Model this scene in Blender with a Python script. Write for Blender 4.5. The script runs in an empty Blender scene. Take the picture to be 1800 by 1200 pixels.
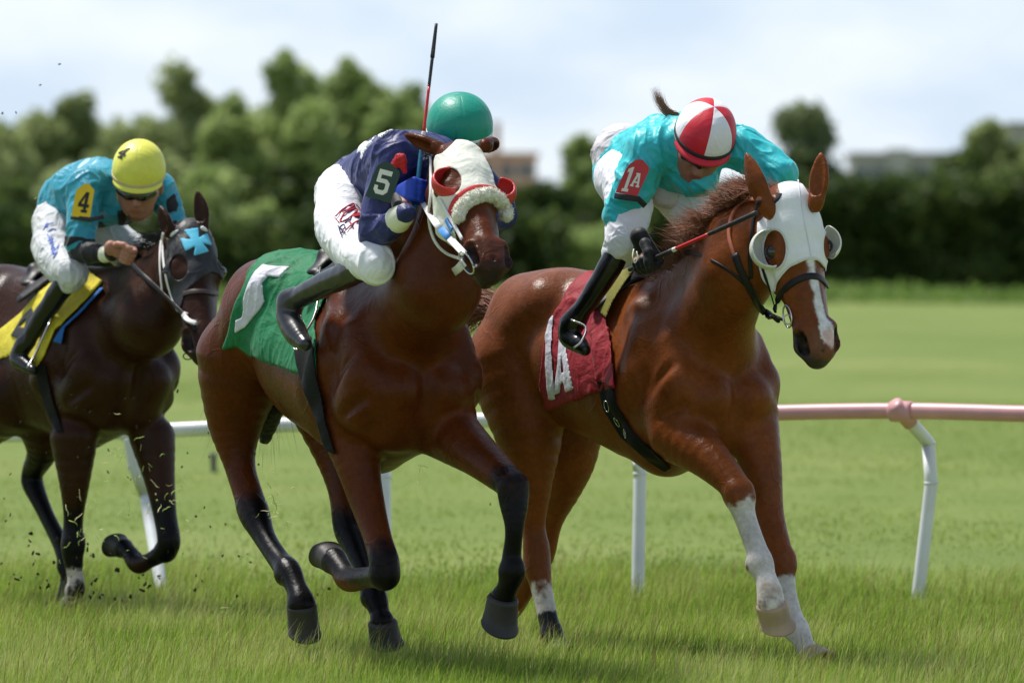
import bpy, math, random
import numpy as np
from mathutils import Vector

scene = bpy.context.scene
R = math.radians
# ------------------------------------------------------------------ camera
F_PX = 11100.0            # focal length in pixels of an 1800-pixel-wide picture
CAM_Z = 1.56
PITCH = math.atan((600 - 472) / F_PX)
cam_d = bpy.data.cameras.new("camera")
cam = bpy.data.objects.new("camera", cam_d)
scene.collection.objects.link(cam)
scene.camera = cam
cam.location = (0, 0, CAM_Z)
cam.rotation_euler = (R(90) - PITCH, 0, 0)
cam_d.sensor_width = 36
cam_d.lens = F_PX / 1800 * 36
cam_d.clip_start = 0.5
cam_d.clip_end = 6000
cam_d.dof.use_dof = True
cam_d.dof.focus_distance = 24.75
cam_d.dof.aperture_fstop = 3.7
# ------------------------------------------------------------------ sky, sun, exposure
SUN_EL, SUN_AZ = R(64), R(-52)      # azimuth measured from +Y, clockwise
world = bpy.data.worlds.new("World")
scene.world = world
world.use_nodes = True
wn, wl = world.node_tree.nodes, world.node_tree.links
wn.clear()
w_out = wn.new("ShaderNodeOutputWorld")
w_bg = wn.new("ShaderNodeBackground")
w_sky = wn.new("ShaderNodeTexSky")
w_sky.sky_type = 'NISHITA'
w_sky.sun_disc = False
w_sky.sun_elevation = SUN_EL
w_sky.sun_rotation = SUN_AZ
w_sky.dust_density = 1.0
w_sky.altitude = 100
w_tc = wn.new("ShaderNodeTexCoord")
w_map = wn.new("ShaderNodeMapping")
w_map.inputs['Scale'].default_value = (1, 1, 2.6)
w_no = wn.new("ShaderNodeTexNoise")
w_no.inputs['Scale'].default_value = 17.0
w_no.inputs['Detail'].default_value = 5
w_no.inputs['Roughness'].default_value = 0.5
w_rp = wn.new("ShaderNodeMapRange")
w_rp.inputs['From Min'].default_value = 0.38
w_rp.inputs['From Max'].default_value = 0.64
w_cl = wn.new("ShaderNodeMix")                      # two kinds of thin cloud
w_cl.data_type = 'RGBA'
w_cl.inputs[6].default_value = (6.3, 7.6, 9.3, 1)
w_cl.inputs[7].default_value = (8.9, 9.6, 10.2, 1)
w_mix = wn.new("ShaderNodeMix")
w_mix.data_type = 'RGBA'
# more cloud and haze towards the horizon, clear blue between thin cloud overhead
w_sep = wn.new("ShaderNodeSeparateXYZ")
w_el = wn.new("ShaderNodeMapRange")
w_el.inputs['From Min'].default_value = 0.06
w_el.inputs['From Max'].default_value = 0.55
w_el.inputs['To Min'].default_value = 0.9
w_el.inputs['To Max'].default_value = 0.18
wl.new(w_tc.outputs['Generated'], w_sep.inputs[0])
wl.new(w_sep.outputs['Z'], w_el.inputs['Value'])
wl.new(w_el.outputs['Result'], w_mix.inputs[0])
wl.new(w_tc.outputs['Generated'], w_map.inputs['Vector'])
wl.new(w_map.outputs['Vector'], w_no.inputs['Vector'])
wl.new(w_no.outputs['Fac'], w_rp.inputs['Value'])
wl.new(w_rp.outputs['Result'], w_cl.inputs[0])
wl.new(w_sky.outputs['Color'], w_mix.inputs[6])
wl.new(w_cl.outputs[2], w_mix.inputs[7])
wl.new(w_mix.outputs[2], w_bg.inputs['Color'])
w_bg.inputs['Strength'].default_value = 0.090
wl.new(w_bg.outputs['Background'], w_out.inputs['Surface'])

sun_d = bpy.data.lights.new("sun", 'SUN')
sun = bpy.data.objects.new("sun", sun_d)
scene.collection.objects.link(sun)
sun_d.energy = 4.5
sun_d.angle = R(8)
sun_d.color = (1.0, 0.96, 0.9)
sdir = Vector((math.sin(SUN_AZ) * math.cos(SUN_EL), math.cos(SUN_AZ) * math.cos(SUN_EL), math.sin(SUN_EL)))
sun.rotation_euler = sdir.to_track_quat('Z', 'Y').to_euler()
scene.view_settings.view_transform = 'Standard'
scene.view_settings.look = 'None'
scene.view_settings.exposure = 0.3
scene.view_settings.gamma = 1.0

# ------------------------------------------------------------------ points: pixel of the 1800x1200 photo + distance -> world
CAMP = np.array([0, 0, CAM_Z])
FWD = np.array([0, math.cos(PITCH), -math.sin(PITCH)])
UP = np.array([0, math.sin(PITCH), math.cos(PITCH)])
RIGHT = np.array([1.0, 0, 0])

def P(px, py, D):
    return CAMP + D * (FWD + (px - 900) / F_PX * RIGHT - (py - 600) / F_PX * UP)

def to_px(p):
    q = p - CAMP
    d = q @ FWD
    return 900 + F_PX * (q @ RIGHT) / d, 600 - F_PX * (q @ UP) / d

def unit(v):
    v = np.asarray(v, float)
    return v / np.linalg.norm(v)

# ------------------------------------------------------------------ smooth solids: fields meshed with surface nets
BIG = 0.5

class Cone:
    """round cone from a (radius ra) to b (rb); optional flattening along axis n by factor k"""
    def __init__(s, a, b, ra, rb, k=0.03, n=None, f=1.0, op='+'):
        s.a, s.b, s.ra, s.rb, s.k, s.n, s.f, s.op = np.asarray(a, float), np.asarray(b, float), ra, rb, k, (None if n is None else unit(n)), f, op
    def bounds(s, pad):
        m = max(1.0, s.f)
        lo = np.minimum(s.a - s.ra * m, s.b - s.rb * m) - pad
        hi = np.maximum(s.a + s.ra * m, s.b + s.rb * m) + pad
        return lo, hi
    def dist(s, X, Y, Z):
        a, ba = s.a, s.b - s.a
        l2 = float(ba @ ba)
        qx, qy, qz = X - a[0], Y - a[1], Z - a[2]
        if l2 > 1e-10:
            t = np.clip((qx * ba[0] + qy * ba[1] + qz * ba[2]) / l2, 0, 1)
            qx = qx - t * ba[0]; qy = qy - t * ba[1]; qz = qz - t * ba[2]
            r = s.ra + t * (s.rb - s.ra)
        else:
            r = s.ra
        if s.n is None:
            return np.sqrt(qx * qx + qy * qy + qz * qz) - r
        n = s.n
        dn = (qx * n[0] + qy * n[1] + qz * n[2])
        l0 = qx * qx + qy * qy + qz * qz
        l1 = l0 - dn * dn + dn * dn / (s.f * s.f)
        l0 = np.sqrt(l0) + 1e-6; l1 = np.sqrt(np.maximum(l1, 0)) + 1e-6
        return (l1 - r) * np.clip(l0 / l1, min(s.f, 1), max(s.f, 1))

class Run:
    """a smooth run of round cones taken as one primitive"""
    def __init__(s, cones, k):
        s.c = cones; s.k = k; s.op = '+'; s.n = None; s.f = 1.0
        lo = np.min([np.minimum(c.a - c.ra, c.b - c.rb) for c in cones], 0)
        hi = np.max([np.maximum(c.a + c.ra, c.b + c.rb) for c in cones], 0)
        s.lo, s.hi = lo, hi
        s.a = s.b = (lo + hi) / 2; s.ra = s.rb = float(np.linalg.norm(hi - lo)) / 2
    def bounds(s, pad): return s.lo - pad, s.hi + pad
    def dist(s, X, Y, Z):
        d = s.c[0].dist(X, Y, Z)
        for c in s.c[1:]: d = np.minimum(d, c.dist(X, Y, Z))
        return d

def field(prims, lo, hi, h):
    lo = np.asarray(lo, float); hi = np.asarray(hi, float)
    n = np.ceil((hi - lo) / h).astype(int) + 1
    ax = [(lo[i] + h * np.arange(n[i])).astype(np.float32) for i in range(3)]
    F = np.full(n, BIG, np.float32)
    for p in prims:
        blo, bhi = p.bounds(p.k + 0.03)
        i0 = np.clip(np.floor((blo - lo) / h).astype(int), 0, n)
        i1 = np.clip(np.ceil((bhi - lo) / h).astype(int) + 1, 0, n)
        if np.any(i1 <= i0): continue
        sl = tuple(slice(i0[i], i1[i]) for i in range(3))
        X = ax[0][sl[0]][:, None, None]; Y = ax[1][sl[1]][None, :, None]; Z = ax[2][sl[2]][None, None, :]
        if isinstance(p, Run):
            d = np.full(tuple(i1 - i0), BIG, np.float32)
            for c in p.c:
                clo, chi = c.bounds(p.k + 0.03)
                j0 = np.clip(np.floor((clo - lo) / h).astype(int), i0, i1) - i0
                j1 = np.clip(np.ceil((chi - lo) / h).astype(int) + 1, i0, i1) - i0
                if np.any(j1 <= j0): continue
                q = tuple(slice(j0[i], j1[i]) for i in range(3))
                d[q] = np.minimum(d[q], c.dist(X[q[0]], Y[:, q[1]], Z[:, :, q[2]]))
        else:
            d = p.dist(X, Y, Z).astype(np.float32)
        C = F[sl]
        k = p.k
        if p.op == '+':
            hh = np.maximum(k - np.abs(C - d), 0) / k
            F[sl] = np.minimum(C, d) - hh * hh * k * 0.25
        else:
            d = -d
            hh = np.maximum(k - np.abs(C - d), 0) / k
            F[sl] = np.maximum(C, d) + hh * hh * k * 0.25
    return F, ax

def prim_bounds(prims, pad=0.03):
    los, his = zip(*[p.bounds(pad) for p in prims if p.op == '+'])
    return np.min(los, 0), np.max(his, 0)

def nets(F, ax):
    """surface nets: vertices (N,3) and quads (M,4)"""
    h = float(ax[0][1] - ax[0][0])
    S = F < 0
    n = np.array(F.shape)
    act = np.zeros(n - 1, np.int8)
    for dx in (0, 1):
        for dy in (0, 1):
            for dz in (0, 1):
                act += S[dx:n[0] - 1 + dx, dy:n[1] - 1 + dy, dz:n[2] - 1 + dz]
    cells = np.argwhere((act > 0) & (act < 8))
    idx = np.full(n - 1, -1, np.int32)
    idx[cells[:, 0], cells[:, 1], cells[:, 2]] = np.arange(len(cells))
    off = np.array([(x, y, z) for x in (0, 1) for y in (0, 1) for z in (0, 1)])
    vals = np.stack([F[cells[:, 0] + o[0], cells[:, 1] + o[1], cells[:, 2] + o[2]] for o in off], 1)
    acc = np.zeros((len(cells), 3)); cnt = np.zeros(len(cells))
    for i in range(8):
        for j in range(i + 1, 8):
            if np.abs(off[i] - off[j]).sum() != 1: continue
            a, b = vals[:, i], vals[:, j]
            m = (a < 0) != (b < 0)
            t = np.where(m, a / np.where(a == b, 1, a - b), 0)
            acc += np.where(m[:, None], off[i] + t[:, None] * (off[j] - off[i]), 0)
            cnt += m
    V = (cells + acc / cnt[:, None]) * h + np.array([ax[0][0], ax[1][0], ax[2][0]])
    quads = []
    for axis in range(3):
        A = [slice(None)] * 3; B = [slice(None)] * 3
        A[axis] = slice(0, -1); B[axis] = slice(1, None)
        sa, sb = S[tuple(A)], S[tuple(B)]
        u, v = (axis + 1) % 3, (axis + 2) % 3
        e = np.argwhere(sa != sb)
        e = e[(e[:, u] > 0) & (e[:, v] > 0) & (e[:, u] < n[u] - 1) & (e[:, v] < n[v] - 1)]
        flip = sa[e[:, 0], e[:, 1], e[:, 2]]
        def ci(du, dv):
            c = e.copy(); c[:, u] -= du; c[:, v] -= dv
            return idx[c[:, 0], c[:, 1], c[:, 2]]
        q = np.stack([ci(1, 1), ci(0, 1), ci(0, 0), ci(1, 0)], 1)
        q[~flip] = q[~flip][:, ::-1]
        quads.append(q)
    return V, np.concatenate(quads)

def relax(V, Q, it=1, f=0.5):
    """a light smoothing of the net"""
    e = np.concatenate([Q[:, [0, 1]], Q[:, [1, 2]], Q[:, [2, 3]], Q[:, [3, 0]]])
    for _ in range(it):
        s = np.zeros_like(V); c = np.zeros(len(V))
        for k in range(3):
            s[:, k] = np.bincount(e[:, 0], V[e[:, 1], k], len(V)) + np.bincount(e[:, 1], V[e[:, 0], k], len(V))
        c = np.bincount(e[:, 0], minlength=len(V)) + np.bincount(e[:, 1], minlength=len(V))
        V = V + f * (s / c[:, None] - V)
    return V

def drop_crumbs(V, Q, frac=.3):
    """keep the large connected pieces of a mesh"""
    lab = np.arange(len(V))
    e = np.concatenate([Q[:, [0, 1]], Q[:, [1, 2]], Q[:, [2, 3]], Q[:, [3, 0]]])
    while True:
        m = np.minimum(lab[e[:, 0]], lab[e[:, 1]])
        new = lab.copy()
        np.minimum.at(new, e[:, 0], m); np.minimum.at(new, e[:, 1], m)
        new = new[new]; new = new[new]
        if np.array_equal(new, lab): break
        lab = new
    u, inv, cnt = np.unique(lab, return_inverse=True, return_counts=True)
    ok = cnt[inv] > frac * cnt.max()
    Q = Q[ok[Q].all(1)]
    idx = np.cumsum(ok) - 1
    return V[ok], idx[Q]

def vnormals(V, Q):
    n = np.cross(V[Q[:, 2]] - V[Q[:, 0]], V[Q[:, 3]] - V[Q[:, 1]])
    N = np.zeros_like(V)
    for k in range(3):
        for j in range(4):
            N[:, k] += np.bincount(Q[:, j], n[:, k], len(V))
    return N / (np.linalg.norm(N, axis=1)[:, None] + 1e-12)

def mesh_from(name, V, Q, mat, parent=None, col=None, smooth=True, kind=None):
    V = np.asarray(V, np.float32)
    Q = np.asarray(Q, np.int32)
    k = Q.shape[1]
    me = bpy.data.meshes.new(name)
    me.vertices.add(len(V)); me.vertices.foreach_set('co', V.ravel())
    me.loops.add(Q.size); me.loops.foreach_set('vertex_index', Q.ravel())
    me.polygons.add(len(Q))
    me.polygons.foreach_set('loop_start', np.arange(0, Q.size, k, dtype=np.int32))
    me.update(calc_edges=True)
    if smooth:
        me.polygons.foreach_set('use_smooth', np.ones(len(Q), bool))
    if col is not None:
        at = me.color_attributes.new('Col', 'FLOAT_COLOR', 'POINT')
        c4 = np.ones((len(V), 4), np.float32); c4[:, :3] = col
        at.data.foreach_set('color', c4.ravel())
    me.materials.append(mat)
    o = bpy.data.objects.new(name, me)
    scene.collection.objects.link(o)
    if parent is not None: o.parent = parent
    if kind: o['kind'] = kind
    return o

def thing_tag(o, label, cat, group=None):
    o['label'] = label; o['category'] = cat
    if group: o['group'] = group
    return o

def empty(name, loc, label, cat, group=None):
    o = bpy.data.objects.new(name, None)
    o.empty_display_size = 0.1
    scene.collection.objects.link(o)
    o.location = loc
    return thing_tag(o, label, cat, group)

def rebase(o, loc):
    """put a mesh object's origin at loc without moving it"""
    loc = Vector(loc)
    V = np.empty(len(o.data.vertices) * 3, np.float32)
    o.data.vertices.foreach_get('co', V)
    V = V.reshape(-1, 3) - np.array(loc, np.float32)
    o.data.vertices.foreach_set('co', V.ravel())
    o.location = loc
    o.data.update()

def adopt(root, *kids):
    """children keep their place when the parent stands away from the origin"""
    for k in kids:
        if k is None: continue
        k.parent = root
        k.matrix_parent_inverse = __import__('mathutils').Matrix.Translation(-root.location)

def solid(name, prims, h, mat, parent=None, paint=None, base=(0.5, 0.5, 0.5), region=None, offset=0.0, sm=1, disp=None, box=None, crumbs=.3):
    lo, hi = prim_bounds(prims) if box is None else box
    F, ax = field(prims, lo, hi, h)
    F = F - offset
    if region is not None:
        X, Y, Z = np.meshgrid(*ax, indexing='ij')
        m = (F < max(.012, 2.5 * h)) & (F > -.022)
        pts = np.stack([X[m], Y[m], Z[m]], 1).astype(np.float64)
        G = np.full(F.shape, 0.05, np.float32)
        G[m] = region(pts)
        F = np.maximum(F, G)
    F[0] = F[-1] = BIG; F[:, 0] = F[:, -1] = BIG; F[:, :, 0] = F[:, :, -1] = BIG
    if not np.any(F < 0):
        print('EMPTY', name); return None
    V, Q = nets(F, ax)
    if region is not None: V, Q = drop_crumbs(V, Q, crumbs)
    if sm: V = relax(V, Q, sm)
    if disp is not None:
        V = V + vnormals(V, Q) * disp(V)[:, None]
    col = None
    if paint is not None:
        col = np.tile(np.array(base, float), (len(V), 1))
        for pr, c, soft in paint:
            d = pr.dist(V[:, 0], V[:, 1], V[:, 2]) + min(soft, .012) * (vnoise(V, 45) + .6 * vnoise(V, 110))
            w = np.clip(0.5 - d / (2 * soft), 0, 1)
            w = w * w * (3 - 2 * w)
            col = col * (1 - w[:, None]) + np.array(c) * w[:, None]
    return mesh_from(name, V, Q, mat, parent, col)

def poly_sd(U, W, poly):
    """signed distance of points (U,W) to a closed 2-D outline, inside negative"""
    poly = np.asarray(poly, float)
    n = len(poly)
    d = np.full(U.shape, 1e18); s = np.ones(U.shape)
    j = n - 1
    for i in range(n):
        vi, vj = poly[i], poly[j]
        ex, ey = vj - vi
        wx, wy = U - vi[0], W - vi[1]
        t = np.clip((wx * ex + wy * ey) / (ex * ex + ey * ey + 1e-12), 0, 1)
        bx, by = wx - ex * t, wy - ey * t
        d = np.minimum(d, bx * bx + by * by)
        c1, c2, c3 = W >= vi[1], W < vj[1], ex * wy > ey * wx
        fl = (c1 & c2 & c3) | (~c1 & ~c2 & ~c3)
        s = np.where(fl, -s, s)
        j = i
    return s * np.sqrt(d)

# value noise for folds and lumps
_rs = np.random.RandomState(5)
_perm = _rs.rand(32, 32, 32)
def vnoise(p, sc):
    q = np.asarray(p) * sc
    i = np.floor(q).astype(int); f = q - i; f = f * f * (3 - 2 * f)
    r = 0
    for dx in (0, 1):
        for dy in (0, 1):
            for dz in (0, 1):
                w = (f[:, 0] if dx else 1 - f[:, 0]) * (f[:, 1] if dy else 1 - f[:, 1]) * (f[:, 2] if dz else 1 - f[:, 2])
                r = r + w * _perm[(i[:, 0] + dx) % 32, (i[:, 1] + dy) % 32, (i[:, 2] + dz) % 32]
    return r * 2 - 1

def tube(path, rad, seg=8, flat=None, caps=True):
    """tube round a polyline; rad a number or list; flat=(normal, half thickness) makes a strap"""
    path = np.asarray(path, float); n = len(path)
    rad = np.full(n, rad) if np.isscalar(rad) else np.asarray(rad, float)
    V, Q = [], []
    ref = None
    for i in range(n):
        t = unit(path[min(i + 1, n - 1)] - path[max(i - 1, 0)])
        if flat is not None:
            nn = np.asarray(flat[0][i] if np.ndim(flat[0]) == 2 else flat[0], float)
            nn = unit(nn - t * (nn @ t)); b = np.cross(t, nn)
            ra, rb = rad[i], flat[1]
        else:
            if ref is None:
                ref = np.array([0, 0, 1.0]) if abs(t[2]) < .9 else np.array([1.0, 0, 0])
            nn = unit(ref - t * (ref @ t)); ref = nn; b = np.cross(t, nn)
            ra = rb = rad[i]
        for k in range(seg):
            a = 2 * math.pi * (k + .5) / seg
            if flat is not None:
                c, s_ = math.cos(a), math.sin(a)
                c = math.copysign(abs(c) ** .45, c); s_ = math.copysign(abs(s_) ** .45, s_)
                V.append(path[i] + b * c * ra + nn * s_ * rb)
            else:
                V.append(path[i] + b * math.cos(a) * ra + nn * math.sin(a) * ra)
    for i in range(n - 1):
        for k in range(seg):
            k2 = (k + 1) % seg
            Q.append((i * seg + k, i * seg + k2, (i + 1) * seg + k2, (i + 1) * seg + k))
    V = list(V)
    if caps:
        for i, rev in ((0, True), (n - 1, False)):
            c = len(V); V.append(path[i])
            for k in range(seg):
                k2 = (k + 1) % seg
                a, b2 = i * seg + k, i * seg + k2
                Q.append((c, b2, a, a) if rev else (c, a, b2, b2))
    return np.array(V), np.array(Q)

def clean_quads(Q):
    """split off degenerate quads as triangles"""
    return Q

def mesh_tubes(name, parts, mat, parent=None, smooth=True):
    """one mesh from several (V,Q) pieces; triangles are stored as quads with a doubled corner"""
    Vs, faces = [], []
    o = 0
    for V, Q in parts:
        Vs.append(V)
        for q in Q:
            q = [int(x) + o for x in q]
            if q[2] == q[3]: q = q[:3]
            faces.append(q)
        o += len(V)
    V = np.concatenate(Vs)
    me = bpy.data.meshes.new(name)
    me.from_pydata([tuple(v) for v in V], [], faces)
    me.materials.append(mat)
    if smooth: me.polygons.foreach_set('use_smooth', np.ones(len(me.polygons), bool))
    me.update()
    ob = bpy.data.objects.new(name, me)
    scene.collection.objects.link(ob)
    if parent is not None: ob.parent = parent
    return ob

def spline(pts, n=24):
    """Catmull-Rom through the points"""
    pts = np.asarray(pts, float)
    p = np.vstack([2 * pts[0] - pts[1], pts, 2 * pts[-1] - pts[-2]])
    out = []
    m = len(pts) - 1
    for i in range(m):
        k = max(2, n // m)
        for j in range(k):
            t = j / k
            a, b, c, d = p[i], p[i + 1], p[i + 2], p[i + 3]
            out.append(.5 * ((2 * b) + (c - a) * t + (2 * a - 5 * b + 4 * c - d) * t * t + (3 * b - a - 3 * c + d) * t ** 3))
    out.append(pts[-1])
    return np.array(out)

# ------------------------------------------------------------------ materials
def mat_new(name):
    m = bpy.data.materials.new(name); m.use_nodes = True
    nt = m.node_tree
    b = nt.nodes['Principled BSDF']
    return m, nt, b

def setc(b, base=None, rough=None, spec=None, metal=None, sheen=None, coat=None, sss=None):
    if base is not None: b.inputs['Base Color'].default_value = (*base, 1)
    if rough is not None: b.inputs['Roughness'].default_value = rough
    if spec is not None: b.inputs['Specular IOR Level'].default_value = spec
    if metal is not None: b.inputs['Metallic'].default_value = metal
    if sheen is not None: b.inputs['Sheen Weight'].default_value = sheen; b.inputs['Sheen Roughness'].default_value = .4
    if coat is not None: b.inputs['Coat Weight'].default_value = coat; b.inputs['Coat Roughness'].default_value = .2
    if sss is not None: b.inputs['Subsurface Weight'].default_value = sss; b.inputs['Subsurface Radius'].default_value = (.01, .004, .002)

def cloth(name, base, rough=.6, bump=.25, scale=60, var=.12, spec=.35, sheen=0.1, fold=0.0, weave=True):
    m, nt, b = mat_new(name)
    setc(b, base, rough, spec, sheen=sheen)
    n, l = nt.nodes, nt.links
    tc = n.new('ShaderNodeTexCoord')
    no = n.new('ShaderNodeTexNoise'); no.inputs['Scale'].default_value = scale; no.inputs['Detail'].default_value = 5
    l.new(tc.outputs['Object'], no.inputs['Vector'])
    bp = n.new('ShaderNodeBump'); bp.inputs['Strength'].default_value = bump; bp.inputs['Distance'].default_value = .004
    l.new(no.outputs['Fac'], bp.inputs['Height'])
    last = bp
    if fold:
        no3 = n.new('ShaderNodeTexNoise'); no3.inputs['Scale'].default_value = 9; no3.inputs['Detail'].default_value = 2; no3.inputs['Distortion'].default_value = 1.2
        l.new(tc.outputs['Object'], no3.inputs['Vector'])
        b3 = n.new('ShaderNodeBump'); b3.inputs['Strength'].default_value = fold; b3.inputs['Distance'].default_value = .04
        l.new(no3.outputs['Fac'], b3.inputs['Height']); l.new(bp.outputs['Normal'], b3.inputs['Normal'])
        last = b3
    l.new(last.outputs['Normal'], b.inputs['Normal'])
    no2 = n.new('ShaderNodeTexNoise'); no2.inputs['Scale'].default_value = scale * .3; no2.inputs['Detail'].default_value = 4
    l.new(tc.outputs['Object'], no2.inputs['Vector'])
    mr = n.new('ShaderNodeMapRange'); mr.inputs['From Min'].default_value = .3; mr.inputs['From Max'].default_value = .7
    mr.inputs['To Min'].default_value = 1 - var; mr.inputs['To Max'].default_value = 1 + var
    l.new(no2.outputs['Fac'], mr.inputs['Value'])
    mx = n.new('ShaderNodeVectorMath'); mx.operation = 'SCALE'
    mx.inputs[0].default_value = base
    l.new(mr.outputs['Result'], mx.inputs['Scale'])
    l.new(mx.outputs['Vector'], b.inputs['Base Color'])
    return m

def plain(name, base, rough=.4, spec=.5, metal=0, coat=0, bump=.15, scale=40):
    m = cloth(name, base, rough, bump, scale, .08, spec, 0)
    b = m.node_tree.nodes['Principled BSDF']
    b.inputs['Metallic'].default_value = metal; b.inputs['Coat Weight'].default_value = coat
    return m

def attr_mat(name, rough=.42, spec=.5, sheen=.15, bump=.25, sss=0, scale=55, coat=0, var=.18, veins=0):
    """colour pattern of the coat or skin comes from the mesh; a fine grain breaks it up"""
    m, nt, b = mat_new(name)
    setc(b, None, rough, spec, sheen=sheen, sss=sss or None, coat=coat)
    n, l = nt.nodes, nt.links
    a = n.new('ShaderNodeAttribute'); a.attribute_name = 'Col'
    tc = n.new('ShaderNodeTexCoord')
    no = n.new('ShaderNodeTexNoise'); no.inputs['Scale'].default_value = 5; no.inputs['Detail'].default_value = 8; no.inputs['Roughness'].default_value = .65
    l.new(tc.outputs['Object'], no.inputs['Vector'])
    mr = n.new('ShaderNodeMapRange'); mr.inputs['From Min'].default_value = .3; mr.inputs['From Max'].default_value = .7
    mr.inputs['To Min'].default_value = 1 - var; mr.inputs['To Max'].default_value = 1 + var
    l.new(no.outputs['Fac'], mr.inputs['Value'])
    mx = n.new('ShaderNodeVectorMath'); mx.operation = 'SCALE'
    nf = n.new('ShaderNodeTexNoise'); nf.inputs['Scale'].default_value = 48; nf.inputs['Detail'].default_value = 6; nf.inputs['Roughness'].default_value = .7
    l.new(tc.outputs['Object'], nf.inputs['Vector'])
    mf = n.new('ShaderNodeMapRange'); mf.inputs['From Min'].default_value = .3; mf.inputs['From Max'].default_value = .7
    mf.inputs['To Min'].default_value = 1 - var * .7; mf.inputs['To Max'].default_value = 1 + var * .7
    l.new(nf.outputs['Fac'], mf.inputs['Value'])
    mm = n.new('ShaderNodeMath'); mm.operation = 'MULTIPLY'
    l.new(mr.outputs['Result'], mm.inputs[0]); l.new(mf.outputs['Result'], mm.inputs[1])
    l.new(a.outputs['Color'], mx.inputs[0]); l.new(mm.outputs[0], mx.inputs['Scale'])
    l.new(mx.outputs['Vector'], b.inputs['Base Color'])
    mr2 = n.new('ShaderNodeMapRange'); mr2.inputs['From Min'].default_value = .3; mr2.inputs['From Max'].default_value = .7
    mr2.inputs['To Min'].default_value = rough - .08; mr2.inputs['To Max'].default_value = rough + .12
    l.new(no.outputs['Fac'], mr2.inputs['Value']); l.new(mr2.outputs['Result'], b.inputs['Roughness'])
    n2 = n.new('ShaderNodeTexNoise'); n2.inputs['Scale'].default_value = scale; n2.inputs['Detail'].default_value = 6; n2.inputs['Roughness'].default_value = .6
    l.new(tc.outputs['Object'], n2.inputs['Vector'])
    bp = n.new('ShaderNodeBump'); bp.inputs['Strength'].default_value = bump; bp.inputs['Distance'].default_value = .004
    l.new(n2.outputs['Fac'], bp.inputs['Height'])
    n3 = n.new('ShaderNodeTexNoise'); n3.inputs['Scale'].default_value = 8; n3.inputs['Detail'].default_value = 3
    l.new(tc.outputs['Object'], n3.inputs['Vector'])
    b3 = n.new('ShaderNodeBump'); b3.inputs['Strength'].default_value = bump * .4; b3.inputs['Distance'].default_value = .03
    l.new(n3.outputs['Fac'], b3.inputs['Height']); l.new(bp.outputs['Normal'], b3.inputs['Normal'])
    last = b3
    if veins:
        nd = n.new('ShaderNodeTexNoise'); nd.inputs['Scale'].default_value = 7; nd.inputs['Detail'].default_value = 2
        l.new(tc.outputs['Object'], nd.inputs['Vector'])
        ms = n.new('ShaderNodeVectorMath'); ms.operation = 'SCALE'; ms.inputs['Scale'].default_value = .12
        l.new(nd.outputs['Color'], ms.inputs[0])
        ad = n.new('ShaderNodeVectorMath'); l.new(tc.outputs['Object'], ad.inputs[0]); l.new(ms.outputs[0], ad.inputs[1])
        vo = n.new('ShaderNodeTexVoronoi'); vo.feature = 'DISTANCE_TO_EDGE'; vo.inputs['Scale'].default_value = 7.5
        l.new(ad.outputs[0], vo.inputs['Vector'])
        rp = n.new('ShaderNodeMapRange'); rp.inputs['From Min'].default_value = 0; rp.inputs['From Max'].default_value = .055
        rp.inputs['To Min'].default_value = 1; rp.inputs['To Max'].default_value = 0; rp.interpolation_type = 'SMOOTHSTEP'
        l.new(vo.outputs['Distance'], rp.inputs['Value'])
        nm = n.new('ShaderNodeTexNoise'); nm.inputs['Scale'].default_value = 3.2; nm.inputs['Detail'].default_value = 1
        l.new(tc.outputs['Object'], nm.inputs['Vector'])
        rq = n.new('ShaderNodeMapRange'); rq.inputs['From Min'].default_value = .48; rq.inputs['From Max'].default_value = .62
        l.new(nm.outputs['Fac'], rq.inputs['Value'])
        mu = n.new('ShaderNodeMath'); mu.operation = 'MULTIPLY'; l.new(rp.outputs[0], mu.inputs[0]); l.new(rq.outputs[0], mu.inputs[1])
        bv = n.new('ShaderNodeBump'); bv.inputs['Strength'].default_value = veins; bv.inputs['Distance'].default_value = .004
        l.new(mu.outputs[0], bv.inputs['Height']); l.new(b3.outputs['Normal'], bv.inputs['Normal'])
        last = bv
    l.new(last.outputs['Normal'], b.inputs['Normal'])
    return m
# ------------------------------------------------------------------ horses
class Frame:
    """a horse's own axes: x forward, lat to its right, z up; origin on the ground under the breast"""
    def __init__(s, px, D, theta, H=1.0):
        h = R(theta)
        p = P(px, 900, D); s.o = np.array([p[0], p[1], 0])
        s.f = np.array([math.sin(h), -math.cos(h), 0]); s.r = np.array([-math.cos(h), -math.sin(h), 0]); s.u = np.array([0, 0, 1.0])
        s.H = H; s.D = D
    def L(s, x, lat, z):
        return s.o + s.H * (x * s.f + lat * s.r + z * s.u)
    def pl(s, px, py, lat):
        """the point seen at (px,py) that lies lat metres to the right of the horse's midplane"""
        d = FWD + (px - 900) / F_PX * RIGHT - (py - 600) / F_PX * UP
        t = (lat - (CAMP - s.o) @ s.r) / (d @ s.r)
        return CAMP + d * t
    def loc(s, p):
        q = p - s.o
        return q @ s.f, q @ s.r, q @ s.u
    def mirror(s, P_):
        lat = (P_ - s.o) @ s.r
        return P_ - 2 * np.minimum(lat, 0)[:, None] * s.r

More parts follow.
